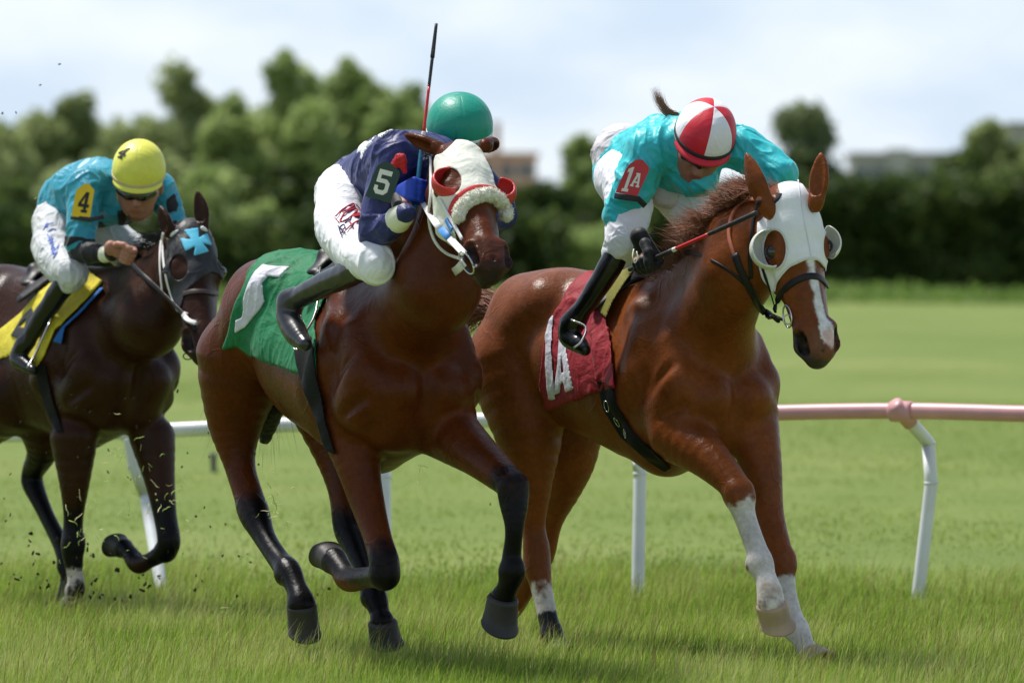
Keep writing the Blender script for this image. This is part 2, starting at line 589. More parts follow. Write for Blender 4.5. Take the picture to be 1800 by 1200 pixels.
class HeadFrame:
    """poll at the origin, t down the face, u towards the horse's left, w out of the forehead"""
    def __init__(s, poll, t, wish, scale=1.0, wide=1.2):
        s.wide = wide
        s.o = np.asarray(poll, float)
        C = lambda v: v[0] * RIGHT + v[1] * UP - v[2] * FWD      # right, up, towards the viewer
        s.t = unit(C(t)); w = C(wish); s.w = unit(w - s.t * (w @ s.t)); s.u = np.cross(s.w, s.t) * 1.0
        if s.u @ RIGHT < 0: s.u = -s.u
        s.s = scale
    def __call__(s, t, u, w):
        return s.o + s.s * (t * s.t + u * s.wide * s.u + w * s.w)
    def loc(s, p):
        q = (p - s.o) / s.s
        return q @ s.t, q @ s.u / s.wide, q @ s.w

def torso_prims(fr):
    L, H = fr.L, fr.H
    pr = []
    def c(a, b, ra, rb, k=.06, f=None, both=False, op='+', n=None):
        for sg in ((1, -1) if both else (1,)):
            A = L(a[0], a[1] * sg, a[2]); B = L(b[0], b[1] * sg, b[2])
            nn = fr.r if n is None else n
            pr.append(Cone(A, B, ra * H, rb * H, k, nn if f else None, f or 1, op))
    c((-.30, 0, 1.10), (-1.00, 0, 1.16), .280, .255, .08, .93)      # rib cage
    c((-.62, 0, 1.02), (-.90, 0, 1.08), .230, .20, .08)             # deep belly
    c((-1.0, 0, 1.22), (-1.25, 0, 1.30), .225, .22, .08)            # loin
    c((-.42, 0, 1.44), (-.62, 0, 1.43), .085, .10, .12, .7)         # withers
    c((-.62, 0, 1.36), (-1.15, 0, 1.42), .13, .14, .1)              # back
    c((-1.12, .12, 1.43), (-1.28, .10, 1.39), .10, .15, .08, both=True)   # croup
    c((-1.25, .12, 1.30), (-1.50, .12, 1.16), .17, .14, .07, both=True)   # buttock
    c((-1.08, .17, 1.41), (-1.14, .18, 1.38), .045, .05, .12, both=True)  # point of hip
    c((-.42, .135, 1.38), (-.14, .155, 1.12), .07, .095, .10, both=True)    # shoulder blade
    c((-.30, .185, 1.26), (-.36, .185, 1.06), .08, .10, .09, both=True)     # triceps
    c((-.11, .155, 1.06), (-.15, .165, .98), .10, .10, .07, both=True)   # point of shoulder
    c((-.055, .092, 1.05), (-.13, .095, .93), .108, .100, .03, both=True)    # breast
    c((-.15, 0, .95), (-.45, 0, .88), .13, .155, .08)                # sternum
    c((-.14, .16, 1.03), (-.33, .17, .90), .105, .085, .07, both=True)    # upper arm
    c((-.30, .225, 1.16), (-.40, .235, 1.04), .075, .07, .035, both=True)      # triceps belly
    c((-.16, .195, 1.26), (-.09, .20, 1.12), .055, .065, .05, both=True)      # front of the shoulder
    c((-1.34, .18, 1.22), (-1.38, .18, 1.05), .10, .085, .07, both=True)     # hamstring
    # hollow between the breast muscles, along the shoulder, flank, between thigh muscles
    c((.065, 0, 1.16), (.03, 0, .90), .030, .034, .035, op='-')
    c((-.03, .235, 1.02), (-.14, .285, .95), .016, .016, .03, both=True, op='-')
    c((-.06, .26, 1.20), (-.22, .305, 1.04), .013, .013, .03, both=True, op='-')
    c((.02, .16, .93), (-.06, .20, .90), .014, .014, .03, both=True, op='-')
    c((-.52, .33, 1.30), (-.54, .325, 1.0), .03, .025, .09, both=True, op='-')
    c((-1.12, .31, 1.16), (-1.02, .31, .98), .035, .03, .08, both=True, op='-')   # flank hollow
    c((-1.30, .325, 1.28), (-1.36, .31, 1.0), .010, .012, .05, both=True, op='-')
    c((-.28, .315, 1.22), (-.20, .30, 1.10), .012, .012, .05, both=True, op='-')
    c((-.75, .31, 1.16), (-.82, .305, .98), .010, .010, .04, both=True, op='-')
    c((-.66, .315, 1.14), (-.72, .31, .95), .009, .009, .04, both=True, op='-')
    return pr

def leg(pts, k=.02, n=None, f=1):
    """pts: list of (point, radius)"""
    m = len(pts) - 1
    g = .006 if k >= .03 else .002
    sp = spline([list(p) + [r + g] for p, r in pts], 4 * m)
    pts = [(q[:3], q[3]) for q in sp]
    return [Run([Cone(pts[i][0], pts[i + 1][0], pts[i][1], pts[i + 1][1], k, n, f) for i in range(len(pts) - 1)], max(k, .035 if pts[0][1] > .08 else k))]

class Chain:
    """distance to a run of round cones, for paint"""
    def __init__(s, pts, r=None, grow=1.3):
        s.c = [Cone(pts[i][0], pts[i + 1][0], r or pts[i][1] * grow, r or pts[i + 1][1] * grow) for i in range(len(pts) - 1)]
    def dist(s, X, Y, Z):
        return np.min([c.dist(X, Y, Z) for c in s.c], 0)

def head_prims(hf, open_mouth=0.0):
    s = hf.s; g = 1 + .55 * (hf.wide - 1); pr = []
    def c(a, b, ra, rb, k=.025, f=None, both=False, op='+', n=None):
        for sg in ((1, -1) if both else (1,)):
            A = hf(a[0], a[1] * sg, a[2]); B = hf(b[0], b[1] * sg, b[2])
            pr.append(Cone(A, B, ra * s * (g if op == '+' else 1), rb * s * (g if op == '+' else 1), k * s, (hf.u if n is None else n) if f else None, f or 1, op))
    c((.05, 0, -.075), (.14, 0, -.075), .075, .078, .03, 1.05)      # braincase
    c((.13, 0, -.065), (.24, 0, -.06), .062, .055, .03, 1.25)       # forehead
    c((.20, .062, -.070), (.235, .060, -.072), .036, .033, .03, both=True)   # orbit
    c((.24, 0, -.050), (.55, 0, -.048), .045, .034, .03, 1.05)      # nasal bones
    c((.25, .022, -.10), (.50, .018, -.085), .055, .040, .03, both=True)  # side of the face
    c((.13, .045, -.155), (.27, .042, -.175), .058, .048, .03, both=True) # cheek (jowl)
    c((.20, .040, -.13), (.33, .034, -.15), .055, .042, .03, both=True)
    c((.30, .022, -.165), (.54, .012, -.115 - .02 * open_mouth), .034, .026, .025, both=True)  # lower jaw
    c((.27, .066, -.098), (.40, .050, -.088), .008, .006, .025, both=True) # facial crest
    c((.53, .012, -.066), (.60, .010, -.066), .048, .046, .02, both=True)  # muzzle
    c((.530, .038, -.050), (.582, .040, -.060), .032, .034, .02, both=True)  # nostril wing
    c((.61, 0, -.070), (.635, 0, -.085), .040, .030, .02, 1.15)            # upper lip
    c((.585, 0, -.118 - .03 * open_mouth), (.615, 0, -.112 - .03 * open_mouth), .030, .024, .015, 1.1)  # lower lip
    # nostril hollow, mouth line, hollow above the eye, cheek groove
    c((.552, .062, -.026), (.606, .047, -.042), .026, .020, .008, both=True, op='-')
    c((.560, .072, -.024), (.590, .056, -.040), .012, .011, .008, both=True, op='-')
    c((.615, 0, -.020), (.64, 0, -.048), .003, .003, .02, op='-')
    c((.555, .062, -.099), (.64, .03, -.101), .0035, .0035, .006, both=True, op='-')
    c((.52, .07, -.098), (.60, .06, -.100), .006, .006, .012, both=True, op='-')
    c((.15, .086, -.060), (.17, .092, -.062), .013, .012, .03, both=True, op='-')
    c((.30, .096, -.115), (.42, .078, -.115), .013, .012, .04, both=True, op='-')
    # eye socket
    c((.215, .100, -.068), (.215, .104, -.069), .015, .015, .012, both=True, op='-')
    return pr

def ear_prims(b, m, t, n, w=.042, s=1.0):
    """base, middle, tip in the world; n = direction the opening looks; w = half width"""
    n = unit(n)
    c = [b, b + (m - b) * .55, m, m + (t - m) * .5, t]
    rr = [w * .72, w * .86, w, w * .72, w * .12]
    sp = spline([list(p) + [r * s] for p, r in zip(c, rr)], 12)
    pr = [Cone(sp[i][:3], sp[i + 1][:3], max(sp[i][3], .003), max(sp[i + 1][3], .003), .012, n if i > 1 else None, .5) for i in range(len(sp) - 1)]
    o = n * w * .50 * s
    for i in range(3, len(sp) - 2):
        pr.append(Cone(sp[i][:3] + o, sp[i + 1][:3] + o, sp[i][3] * .68, sp[i + 1][3] * .68, .006, n, .6, '-'))
    return pr

def hoof(name, top, bot, r0, r1, mat, parent, toe=None):
    """horn capsule from the coronet (top) to the sole (bot), toe = direction the toe points"""
    top, bot = np.asarray(top, float), np.asarray(bot, float)
    ax = unit(bot - top)
    toe = unit(np.asarray(toe) - ax * (np.asarray(toe) @ ax))
    sd = np.cross(ax, toe)
    V, faces = [], []
    rings = [(-.06, r0 * .9), (0, r0 * 1.0), (.05, r0 * 1.06), (.1, r0 * 1.04), (.5, (r0 + r1) / 2), (.93, r1), (.94, r1 * 1.035), (1.0, r1 * 1.03), (1.0, r1 * .8), (.93, r1 * .72)]
    N = 28; Lh = np.linalg.norm(bot - top)
    for t, r in rings:
        for k in range(N):
            a = 2 * math.pi * k / N
            c, s_ = math.cos(a), math.sin(a)
            rr = r * (1.0 if c > -.5 else 1.0 - .22 * (-c - .5) / .5)
            lean = toe * (t * .22 * r1)
            V.append(top + ax * Lh * t * (1.0 - .12 * (1 - c) * (1 if t > .9 else t)) + toe * c * rr * 1.06 + sd * s_ * rr * .97 + lean)
    for i in range(len(rings) - 1):
        for k in range(N):
            k2 = (k + 1) % N
            faces.append((i * N + k, (i + 1) * N + k, (i + 1) * N + k2, i * N + k2))
    c0 = len(V); V.append(top); 
    for k in range(N): faces.append((c0, k, (k + 1) % N, (k + 1) % N))
    c1 = len(V); V.append(top + ax * Lh * .93)
    e = (len(rings) - 1) * N
    for k in range(N): faces.append((c1, e + (k + 1) % N, e + k, e + k))
    return mesh_tubes(name, [(np.array(V), np.array(faces))], mat, parent)
# ------------------------------------------------------------------ ground, far trees, buildings, rail
def ground_mat():
    m, nt, b = mat_new('turf')
    setc(b, None, .85, .2)
    n, l = nt.nodes, nt.links
    g = n.new('ShaderNodeNewGeometry')
    def noise(scale, det, sx=1, sy=1, rough=.6):
        mp = n.new('ShaderNodeMapping'); mp.inputs['Scale'].default_value = (sx, sy, 1)
        l.new(g.outputs['Position'], mp.inputs['Vector'])
        t = n.new('ShaderNodeTexNoise'); t.inputs['Scale'].default_value = scale; t.inputs['Detail'].default_value = det; t.inputs['Roughness'].default_value = rough
        l.new(mp.outputs['Vector'], t.inputs['Vector']); return t
    big = noise(.10, 4, 1.6, .55); mid = noise(.55, 5, 1.5, .5); fine = noise(5, 6, 1, .5, .7)
    cr = n.new('ShaderNodeValToRGB')
    e = cr.color_ramp.elements
    e[0].position = .30; e[0].color = (.085, .135, .018, 1)
    e[1].position = .72; e[1].color = (.22, .24, .07, 1)
    x = e.new(.5); x.color = (.140, .188, .036, 1)
    ad = n.new('ShaderNodeMath'); ad.operation = 'ADD'
    m1 = n.new('ShaderNodeMath'); m1.operation = 'MULTIPLY'; m1.inputs[1].default_value = .5
    m2 = n.new('ShaderNodeMath'); m2.operation = 'MULTIPLY'; m2.inputs[1].default_value = .28
    m3 = n.new('ShaderNodeMath'); m3.operation = 'MULTIPLY'; m3.inputs[1].default_value = .22
    ad2 = n.new('ShaderNodeMath'); ad2.operation = 'ADD'
    l.new(big.outputs['Fac'], m1.inputs[0]); l.new(mid.outputs['Fac'], m2.inputs[0]); l.new(fine.outputs['Fac'], m3.inputs[0])
    l.new(m1.outputs[0], ad.inputs[0]); l.new(m2.outputs[0], ad.inputs[1]); l.new(ad.outputs[0], ad2.inputs[0]); l.new(m3.outputs[0], ad2.inputs[1])
    l.new(ad2.outputs[0], cr.inputs['Fac']); l.new(cr.outputs['Color'], b.inputs['Base Color'])
    bp = n.new('ShaderNodeBump'); bp.inputs['Strength'].default_value = .8; bp.inputs['Distance'].default_value = .05
    l.new(fine.outputs['Fac'], bp.inputs['Height']); l.new(bp.outputs['Normal'], b.inputs['Normal'])
    return m
M_turf = ground_mat()
# one sheet out to the horizon, finer near the track, gently uneven
ys = np.concatenate([np.arange(-10, 20, 3), np.arange(20, 34, .35), np.arange(34, 80, 1.0), np.arange(80, 320, 6), np.array([330, 360, 400, 500, 700, 1100])])
xs = np.concatenate([-np.geomspace(1100, 12, 22), np.arange(-11, 11.1, .5), np.geomspace(12, 1100, 22)])
Xg, Yg = np.meshgrid(xs, ys, indexing='ij')
pg = np.stack([Xg.ravel(), Yg.ravel(), 0 * Xg.ravel()], 1)
far = np.clip((pg[:, 1] - 33) / 30, 0, 1) * np.clip((300 - pg[:, 1]) / 60, 0, 1)
pg[:, 2] = vnoise(pg, .9) * .012 + far * vnoise(pg + 3, .11) * .10
nx_, ny_ = Xg.shape
ii = np.arange(nx_ * ny_).reshape(nx_, ny_)
Qg = np.stack([ii[:-1, :-1], ii[1:, :-1], ii[1:, 1:], ii[:-1, 1:]], -1).reshape(-1, 4)
mesh_from('ground', pg, Qg, M_turf, kind='structure')

def blade_mat(name, tr=.35, rough=.55):
    m, nt, b = mat_new(name)
    setc(b, None, rough, .25)
    n, l = nt.nodes, nt.links
    a = n.new('ShaderNodeAttribute'); a.attribute_name = 'Col'
    l.new(a.outputs['Color'], b.inputs['Base Color'])
    t = n.new('ShaderNodeBsdfTranslucent'); l.new(a.outputs['Color'], t.inputs['Color'])
    mx = n.new('ShaderNodeMixShader'); mx.inputs[0].default_value = tr
    out = nt.nodes['Material Output']
    l.new(b.outputs[0], mx.inputs[1]); l.new(t.outputs[0], mx.inputs[2]); l.new(mx.outputs[0], out.inputs['Surface'])
    return m
M_blade = blade_mat('grass blade', .45)
M_leaf = blade_mat('leaf', .5)

def blades(name, n, x0, x1, y0, y1, h, w, cols, seed, lean=.5, seg=3, dens=None, kind='stuff', label=None, power=1.0):
    rs = np.random.RandomState(seed)
    x = x0 + (x1 - x0) * rs.rand(n); y = y0 + (y1 - y0) * rs.rand(n) ** power
    half = y * 1000 / F_PX + .35 
    x = np.clip(x, -1e9, 1e9)
    if dens is not None:
        keep = rs.rand(n) < dens(x, y); x, y = x[keep], y[keep]; half = half[keep]
    n = len(x)
    p = np.stack([x, y, np.zeros(n)], 1)
    patch = vnoise(p, 2.6) * .6 + vnoise(p + 9, .7) * .5
    H_ = h[0] + (h[1] - h[0]) * rs.rand(n) ** 1.5
    H_ *= 1 + .5 * patch
    W = w[0] + (w[1] - w[0]) * rs.rand(n)
    az = rs.rand(n) * 2 * np.pi
    wind = np.array([.35, -.15])
    ld = np.stack([np.cos(az), np.sin(az)], 1) * (lean * rs.rand(n))[:, None] + wind * .5
    fa = rs.rand(n) * np.pi
    sd = np.stack([np.cos(fa), np.sin(fa) * .5, np.zeros(n)], 1)
    V = np.zeros((n, seg + 1, 2, 3))
    for i in range(seg + 1):
        t = i / seg
        c = p + np.stack([ld[:, 0] * H_ * t * t, ld[:, 1] * H_ * t * t, H_ * t * (1 - .18 * t) - .004], 1)
        ww = W * (1 - t) ** .7 * .5 + .0002
        V[:, i, 0] = c - sd * ww[:, None]; V[:, i, 1] = c + sd * ww[:, None]
    idx = np.arange(n * (seg + 1) * 2).reshape(n, seg + 1, 2)
    Q = np.stack([idx[:, :-1, 0], idx[:, :-1, 1], idx[:, 1:, 1], idx[:, 1:, 0]], -1).reshape(-1, 4)
    cols = np.array(cols)
    k = np.clip((patch * .6 + .42 + rs.normal(0, .25, n)), 0, .999) * (len(cols) - 1)
    ci = k.astype(int); cf = (k - ci)[:, None]
    C_ = cols[ci] * (1 - cf) + cols[np.minimum(ci + 1, len(cols) - 1)] * cf
    C_ = C_ * (1 + rs.normal(0, .12, (n, 1)))
    Cc_ = np.repeat(np.clip(C_, 0.005, 1), (seg + 1) * 2, 0)
    o = mesh_from(name, V.reshape(-1, 3), Q, M_blade, col=Cc_, smooth=False)
    if kind: o['kind'] = kind
    return o

gcols = [(.11, .20, .020), (.20, .31, .034), (.30, .41, .058), (.39, .46, .11), (.50, .50, .22)]
def infr(x, y):
    e = np.abs(x) - (y * 900 / F_PX + .5)
    return np.where(e < 0, 1.0, np.clip(.75 - e * .16, 0, 1))
def edge(x, y):
    return infr(x, y) * np.clip((33.5 + .9 * np.sin(x * 2.1) - y) / 5.0, 0, 1)
blades('long_grass', 430000, -7, 7, 21.0, 33.5, (.03, .11), (.0022, .0042), gcols, 1, dens=edge)
blades('wispy_grass', 80000, -7, 7, 21.5, 34, (.08, .19), (.0014, .0026), gcols, 31, dens=edge, lean=.35)
blades('mown_grass', 170000, -9, 9, 27.5, 95, (.015, .04), (.005, .012), [(.16, .23, .030), (.22, .30, .045), (.31, .36, .09)], 2, dens=infr, seg=2, power=1.7)
blades('seeding_grass', 30000, -7, 7, 22.0, 34, (.09, .20), (.0016, .0028), [(.12, .10, .035), (.22, .15, .06), (.34, .27, .12)], 3, lean=.3, dens=edge, power=.8)
rsb = np.random.RandomState(77)
# far strip of rough growth in front of the hedge
def rough_strip(name, n, x0, x1, y0, y1, hh, cols, seed):
    rs = np.random.RandomState(seed)
    p = np.stack([x0 + (x1 - x0) * rs.rand(n), y0 + (y1 - y0) * rs.rand(n), np.zeros(n)], 1)
    top = hh * (.6 + .4 * vnoise(p, .35)) * (.7 + .5 * rs.rand(n))
    p[:, 2] = top * rs.rand(n) ** .6
    s = .10 + .12 * rs.rand(n)
    d1 = rs.normal(0, 1, (n, 3)); d1 /= np.linalg.norm(d1, axis=1)[:, None]
    d2 = np.cross(d1, rs.normal(0, 1, (n, 3))); d2 /= np.linalg.norm(d2, axis=1)[:, None]
    V = np.stack([p - d1 * s[:, None], p - d2 * s[:, None] * .5, p + d1 * s[:, None], p + d2 * s[:, None] * .5], 1).reshape(-1, 3)
    V[:, 2] = np.maximum(V[:, 2], 0)
    Q = np.arange(4 * n).reshape(n, 4)
    cols = np.array(cols); C_ = cols[rs.randint(0, len(cols), n)] * (1 + rs.normal(0, .15, (n, 1)))
    o = mesh_from(name, V, Q, M_leaf, col=np.repeat(np.clip(C_, .005, 1), 4, 0), smooth=False); o['kind'] = 'stuff'
    return o
rough_strip('rough_growth', 40000, -75, 80, 276, 292, 1.0, [(.11, .20, .03), (.15, .25, .045), (.20, .27, .08)], 21)

# ---- trees
M_bark = cloth('bark', (.09, .07, .05), .85, .8, 8, .3, .2, 0)
def leaf_cloud(name, blobs, n, size, cols, seed, parent, open_=.0, shell=.55, floor=.2):
    """leaf clumps through a union of ellipsoids; blobs: (x,y,z,rx,ry,rz) in the world"""
    rs = np.random.RandomState(seed)
    B_ = np.array(blobs); w = (B_[:, 3] * B_[:, 4] * B_[:, 5]) ** .7; w /= w.sum()
    bi = rs.choice(len(B_), n, p=w)
    d = rs.normal(0, 1, (n, 3)); d /= np.linalg.norm(d, axis=1)[:, None]
    r = (shell + (1 - shell) * rs.rand(n)) ** 1.0
    r = np.where(rs.rand(n) < .25, rs.rand(n) ** .5, r)
    jit = 1 + .16 * vnoise(d * 2.2 + bi[:, None] * 1.7, 1.6)
    p = B_[bi, :3] + d * B_[bi, 3:] * (r * jit)[:, None]
    keep = (vnoise(p, .9) + .5 * vnoise(p, 2.1) > -.55 + open_) & (p[:, 2] > floor)
    p = p[keep]; bi = bi[keep]; n = len(p)
    s = size * (.5 + .8 * rs.rand(n))
    d1 = rs.normal(0, 1, (n, 3)); d1 /= np.linalg.norm(d1, axis=1)[:, None]
    d2 = np.cross(d1, rs.normal(0, 1, (n, 3))); d2 /= np.linalg.norm(d2, axis=1)[:, None]
    V = np.stack([p - d1 * s[:, None], p - d2 * s[:, None] * .55, p + d1 * s[:, None], p + d2 * s[:, None] * .55], 1).reshape(-1, 3)
    Q = np.arange(4 * n).reshape(n, 4)
    cols = np.array(cols)
    t = np.clip(.5 + .5 * vnoise(p, .45) + rs.normal(0, .2, n), 0, .999) * (len(cols) - 1)
    i = t.astype(int); f = (t - i)[:, None]
    C_ = (cols[i] * (1 - f) + cols[i + 1] * f) * (1 + rs.normal(0, .12, (n, 1)))
    o = mesh_from(name, V, Q, M_leaf, col=np.repeat(np.clip(C_, .004, 1), 4, 0), smooth=False)
    adopt(parent, o); return o

OLIVE = [(.20, .25, .10), (.33, .39, .15), (.46, .51, .24)]
DARK = [(.030, .056, .013), (.070, .11, .026), (.13, .18, .045)]
MIDG = [(.19, .27, .08), (.32, .41, .13), (.46, .54, .22)]
PALE = [(.13, .17, .07), (.19, .24, .11), (.26, .31, .15)]
def tree(px, top, width, D, cols, label, seed, n=4200, base=.12, open_=0.0, size=.33, name='tree', grp='trees beyond the racecourse', squat=1.0):
    """px centre, top row and width in photo pixels at distance D"""
    rs = np.random.RandomState(seed)
    x = P(px, 0, D)[0]; H_ = CAM_Z + (472 - top) / F_PX * D; W = width / F_PX * D
    t = empty(name, (x, D, 0), label, 'tree', grp)
    blobs = []
    z0 = H_ * base
    for i in range(24):
        f = (i + rs.rand()) / 24
        z = z0 + (H_ - z0) * (.15 + .75 * f)
        rad = W * .5 * math.sin(math.pi * min(1, .25 + .65 * f)) ** .7
        a = rs.rand() * 2 * math.pi; q = rs.rand() ** .5 * rad * .80
        s = W * (.13 + .11 * rs.rand())
        blobs.append((x + q * math.cos(a), D + q * math.sin(a), z, s, s, s * (.75 + .4 * rs.rand())))
    s = W * .12; blobs.append((x + rs.normal(0, W * .08), D, H_ - s * 1.0, s, s, s * 1.2)); blobs.append((x, D, z0 + (H_ - z0) * .45, W * .32, W * .32, (H_ - z0) * .42))
    # trunk and limbs
    parts = []
    th = z0 + (H_ - z0) * .45
    pts = [(x, D, -.1), (x + rs.normal(0, .1), D, th * .5), (x + rs.normal(0, .2), D, th)]
    parts.append(tube(spline(pts, 6), [.03 * H_ * (1 - .6 * i / 6) for i in range(7)][:len(spline(pts, 6))], 8))
    for b in blobs[:7]:
        a_ = np.array([x, D, th * (.55 + .4 * rs.rand())])
        parts.append(tube(spline([a_, (a_ + np.array(b[:3])) / 2 + np.array([0, 0, -.2]), b[:3]], 6), list(np.linspace(.012 * H_, .004 * H_, len(spline([a_, a_, a_], 6)))), 6))
    adopt(t, mesh_tubes('trunk', parts, M_bark))
    leaf_cloud('crown', blobs, n, size, cols, seed, t, open_)
    return t
def lens(a): return a
TL = [  # px, top, width, D, colours, label
 (-30, 215, 190, 330, OLIVE, 'grey green tree cut by the left edge of the photo'),
 (60, 200, 150, 338, OLIVE, 'first whole olive tree from the left behind the third horse'),
 (140, 160, 130, 345, OLIVE, 'tall narrow tree above the yellow capped jockey, left of the sky gap'),
 (245, 205, 170, 335, OLIVE, 'lower rounded tree directly above the yellow cap'),
 (335, 108, 140, 350, OLIVE, 'tall thin topped tree left of the highest tree'),
 (420, 165, 150, 340, MIDG, 'green tree filling the gap left of the highest tree'),
 (505, 90, 150, 352, MIDG, 'highest tree of the left wood, above the green number cloth'),
 (560, 175, 170, 338, MIDG, 'leafy tree below and right of the highest tree'),
 (620, 102, 140, 350, MIDG, 'second highest tree, left of the raised whip'),
 (700, 148, 150, 345, MIDG, 'tree with a rounded top directly left of the raised whip'),
 (752, 190, 130, 340, MIDG, 'tree at the right end of the left wood, behind the green cap'),
 (1032, 238, 120, 345, MIDG, 'slim tree between the second and the leading horse'),
 (1425, 180, 150, 350, PALE, 'pale round topped tree behind the ears of the leading horse'),
 (1738, 212, 150, 350, OLIVE, 'bushy tree near the right edge beside the grey building'),
 (1700, 262, 110, 342, DARK, 'dark low tree below the bushy tree at the right edge'),
 (1850, 200, 120, 345, OLIVE, 'tree cut by the right edge of the photo')]
for i, (px, top, wd, D, cl, lb) in enumerate(TL):
    tree(px, top, wd * 1.22, D, cl, lb, 100 + i, n=7500, open_=-.05, size=.30)
# lower growth in front of the wood: bushes one can tell apart
for i, (px, top, wd, lb) in enumerate([(0, 250, 240, 'broad tree in the back row at the left edge'), (200, 240, 220, 'broad tree in the back row left of the yellow cap'), (375, 190, 210, 'broad back row tree between the thin topped tree and the highest tree'), (560, 150, 200, 'broad back row tree between the two highest trees'), (680, 185, 200, 'broad back row tree left of the raised whip'), (460, 215, 240, 'broad lower tree under the highest tree')]):
    tree(px, top, wd * 1.2, 362, OLIVE, lb, 400 + i, n=8500, open_=-.3, size=.32)
BL = [(20, 330, 220, 318, DARK, 'dark bush behind the white breeches of the third jockey'), (190, 335, 240, 316, DARK, 'dark bush behind the third jockey and his horse'),
 (370, 300, 230, 317, MIDG, 'light green bush right of the yellow capped jockey'), (500, 285, 230, 319, DARK, 'dark bush left of the jockey in navy'),
 (650, 270, 240, 317, DARK, 'dark bush behind the jockey in navy'), (450, 375, 160, 313, MIDG, 'pale green low bush above the rump of the second horse'),
 (100, 300, 200, 322, OLIVE, 'olive bush above the dark bushes at the far left'), (280, 290, 200, 323, OLIVE, 'olive bush right beside the yellow cap')]
for i, (px, top, wd, D, cl, lb) in enumerate(BL):
    tree(px, top, wd, D, cl, lb, 200 + i, n=5200, base=.02, open_=-.2, name='bush', grp='bushes in front of the left wood')
def hedge(px0, px1, top, D, label, seed, cols=DARK, n=16000, deep=5):
    x0, x1 = P(px0, 0, D)[0], P(px1, 0, D)[0]; H_ = CAM_Z + (472 - top) / F_PX * D
    t = empty('hedge', ((x0 + x1) / 2, D, 0), label, 'hedge', 'dark hedges beyond the far edge of the field')
    rs = np.random.RandomState(seed); blobs = []
    x = x0
    while x < x1:
        for z in (H_ * .2, H_ * .5, H_ * .8):
            s = 1.25 + .35 * rs.rand()
            blobs.append((x, D + rs.normal(0, .8), z + rs.normal(0, .2), s, s * 1.2, min(s, H_ - z + .15)))
        x += 1.1
    leaf_cloud('foliage', blobs, n, .28, cols, seed, t, -.3, .3, .0)
    stems = [tube(np.array([(xx, D + .2, -.1), (xx + .1, D + .2, H_ * .7)]), [.09, .04], 6) for xx in np.arange(x0 + .5, x1, 2.3)]
    adopt(t, mesh_tubes('stem', stems[:1], M_bark))
    return t
hedge(-1500, 1010, 375, 306, 'long dark hedge running behind the three horses on the left', 301, n=60000)
hedge(880, 1020, 322, 312, 'taller dark hedge between the second and the leading horse', 302, n=9000)
hedge(1078, 1400, 330, 310, 'dark hedge behind the neck of the leading horse', 303, n=12000)
hedge(1375, 3300, 305, 309, 'long clipped dark hedge on the right with a level top', 304, n=80000)
hedge(1000, 1090, 400, 305, 'low pale green hedge section between two dark hedges', 305, MIDG, n=4000)

# ---- buildings far behind
M_brick = cloth('pink brick', (.60, .36, .30), .85, .3, 2, .1, .2, 0)
M_conc = cloth('grey render', (.40, .38, .37), .85, .3, 2, .1, .2, 0)
M_roofg = cloth('roof', (.30, .27, .26), .8, .3, 2, .1, .2, 0)
M_pane = plain('window glass', (.06, .09, .13), .1, .6, bump=0)
def box(x0, x1, y0, y1, z0, z1):
    V = np.array([(x, y, z) for x in (x0, x1) for y in (y0, y1) for z in (z0, z1)])
    Q = np.array([(0, 1, 3, 2), (4, 6, 7, 5), (0, 4, 5, 1), (2, 3, 7, 6), (0, 2, 6, 4), (1, 5, 7, 3)])
    return V, Q
def building(px0, px1, top, D, label, wall, rows, cols_, extra=None, dep=14, ww=1.5):
    x0, x1 = P(px0, 0, D)[0], P(px1, 0, D)[0]; H_ = CAM_Z + (472 - top) / F_PX * D
    t = empty('building', ((x0 + x1) / 2, D + dep / 2, 0), label, 'building')
    adopt(t, mesh_tubes('wall', [box(x0, x1, D, D + dep, -.2, H_ - .6)], wall, smooth=False))
    adopt(t, mesh_tubes('roof', [box(x0 - .4, x1 + .4, D - .4, D + dep + .4, H_ - .6, H_)], M_roofg if wall is M_conc else wall, smooth=False))
    if extra:
        a, b, tp = extra
        xa, xb = P(a, 0, D)[0], P(b, 0, D)[0]; Hz = CAM_Z + (472 - tp) / F_PX * D
        adopt(t, mesh_tubes('stair_tower', [box(xa, xb, D - 1, D + 5, -.2, Hz)], wall, smooth=False))
    for r in range(rows):
        for c in range(cols_):
            cx = x0 + (x1 - x0) * (c + .5) / cols_; cz = H_ - 2.6 - 3.1 * r
            fr_ = mesh_tubes('window', [box(cx - ww / 2 - .1, cx + ww / 2 + .1, D - .08, D, cz - .8, cz + .8)], M_conc, smooth=False); adopt(t, fr_)
            pn = mesh_tubes('pane', [box(cx - ww / 2, cx + ww / 2, D - .1, D - .081, cz - .7, cz + .7)], M_pane, smooth=False)
            pn.parent = fr_; pn.matrix_parent_inverse = __import__('mathutils').Matrix.Identity(4)
    return t
building(800, 943, 268, 900, 'pinkish brick block with a narrow tower behind the green cap', M_brick, 3, 4, (866, 879, 215), ww=2.2)
building(1500, 1690, 268, 800, 'long low grey building with a flat roof above the right hedge', M_conc, 2, 7, (1560, 1600, 262))
building(1775, 1900, 215, 700, 'tall grey building cut by the right edge of the photo', M_conc, 4, 4)

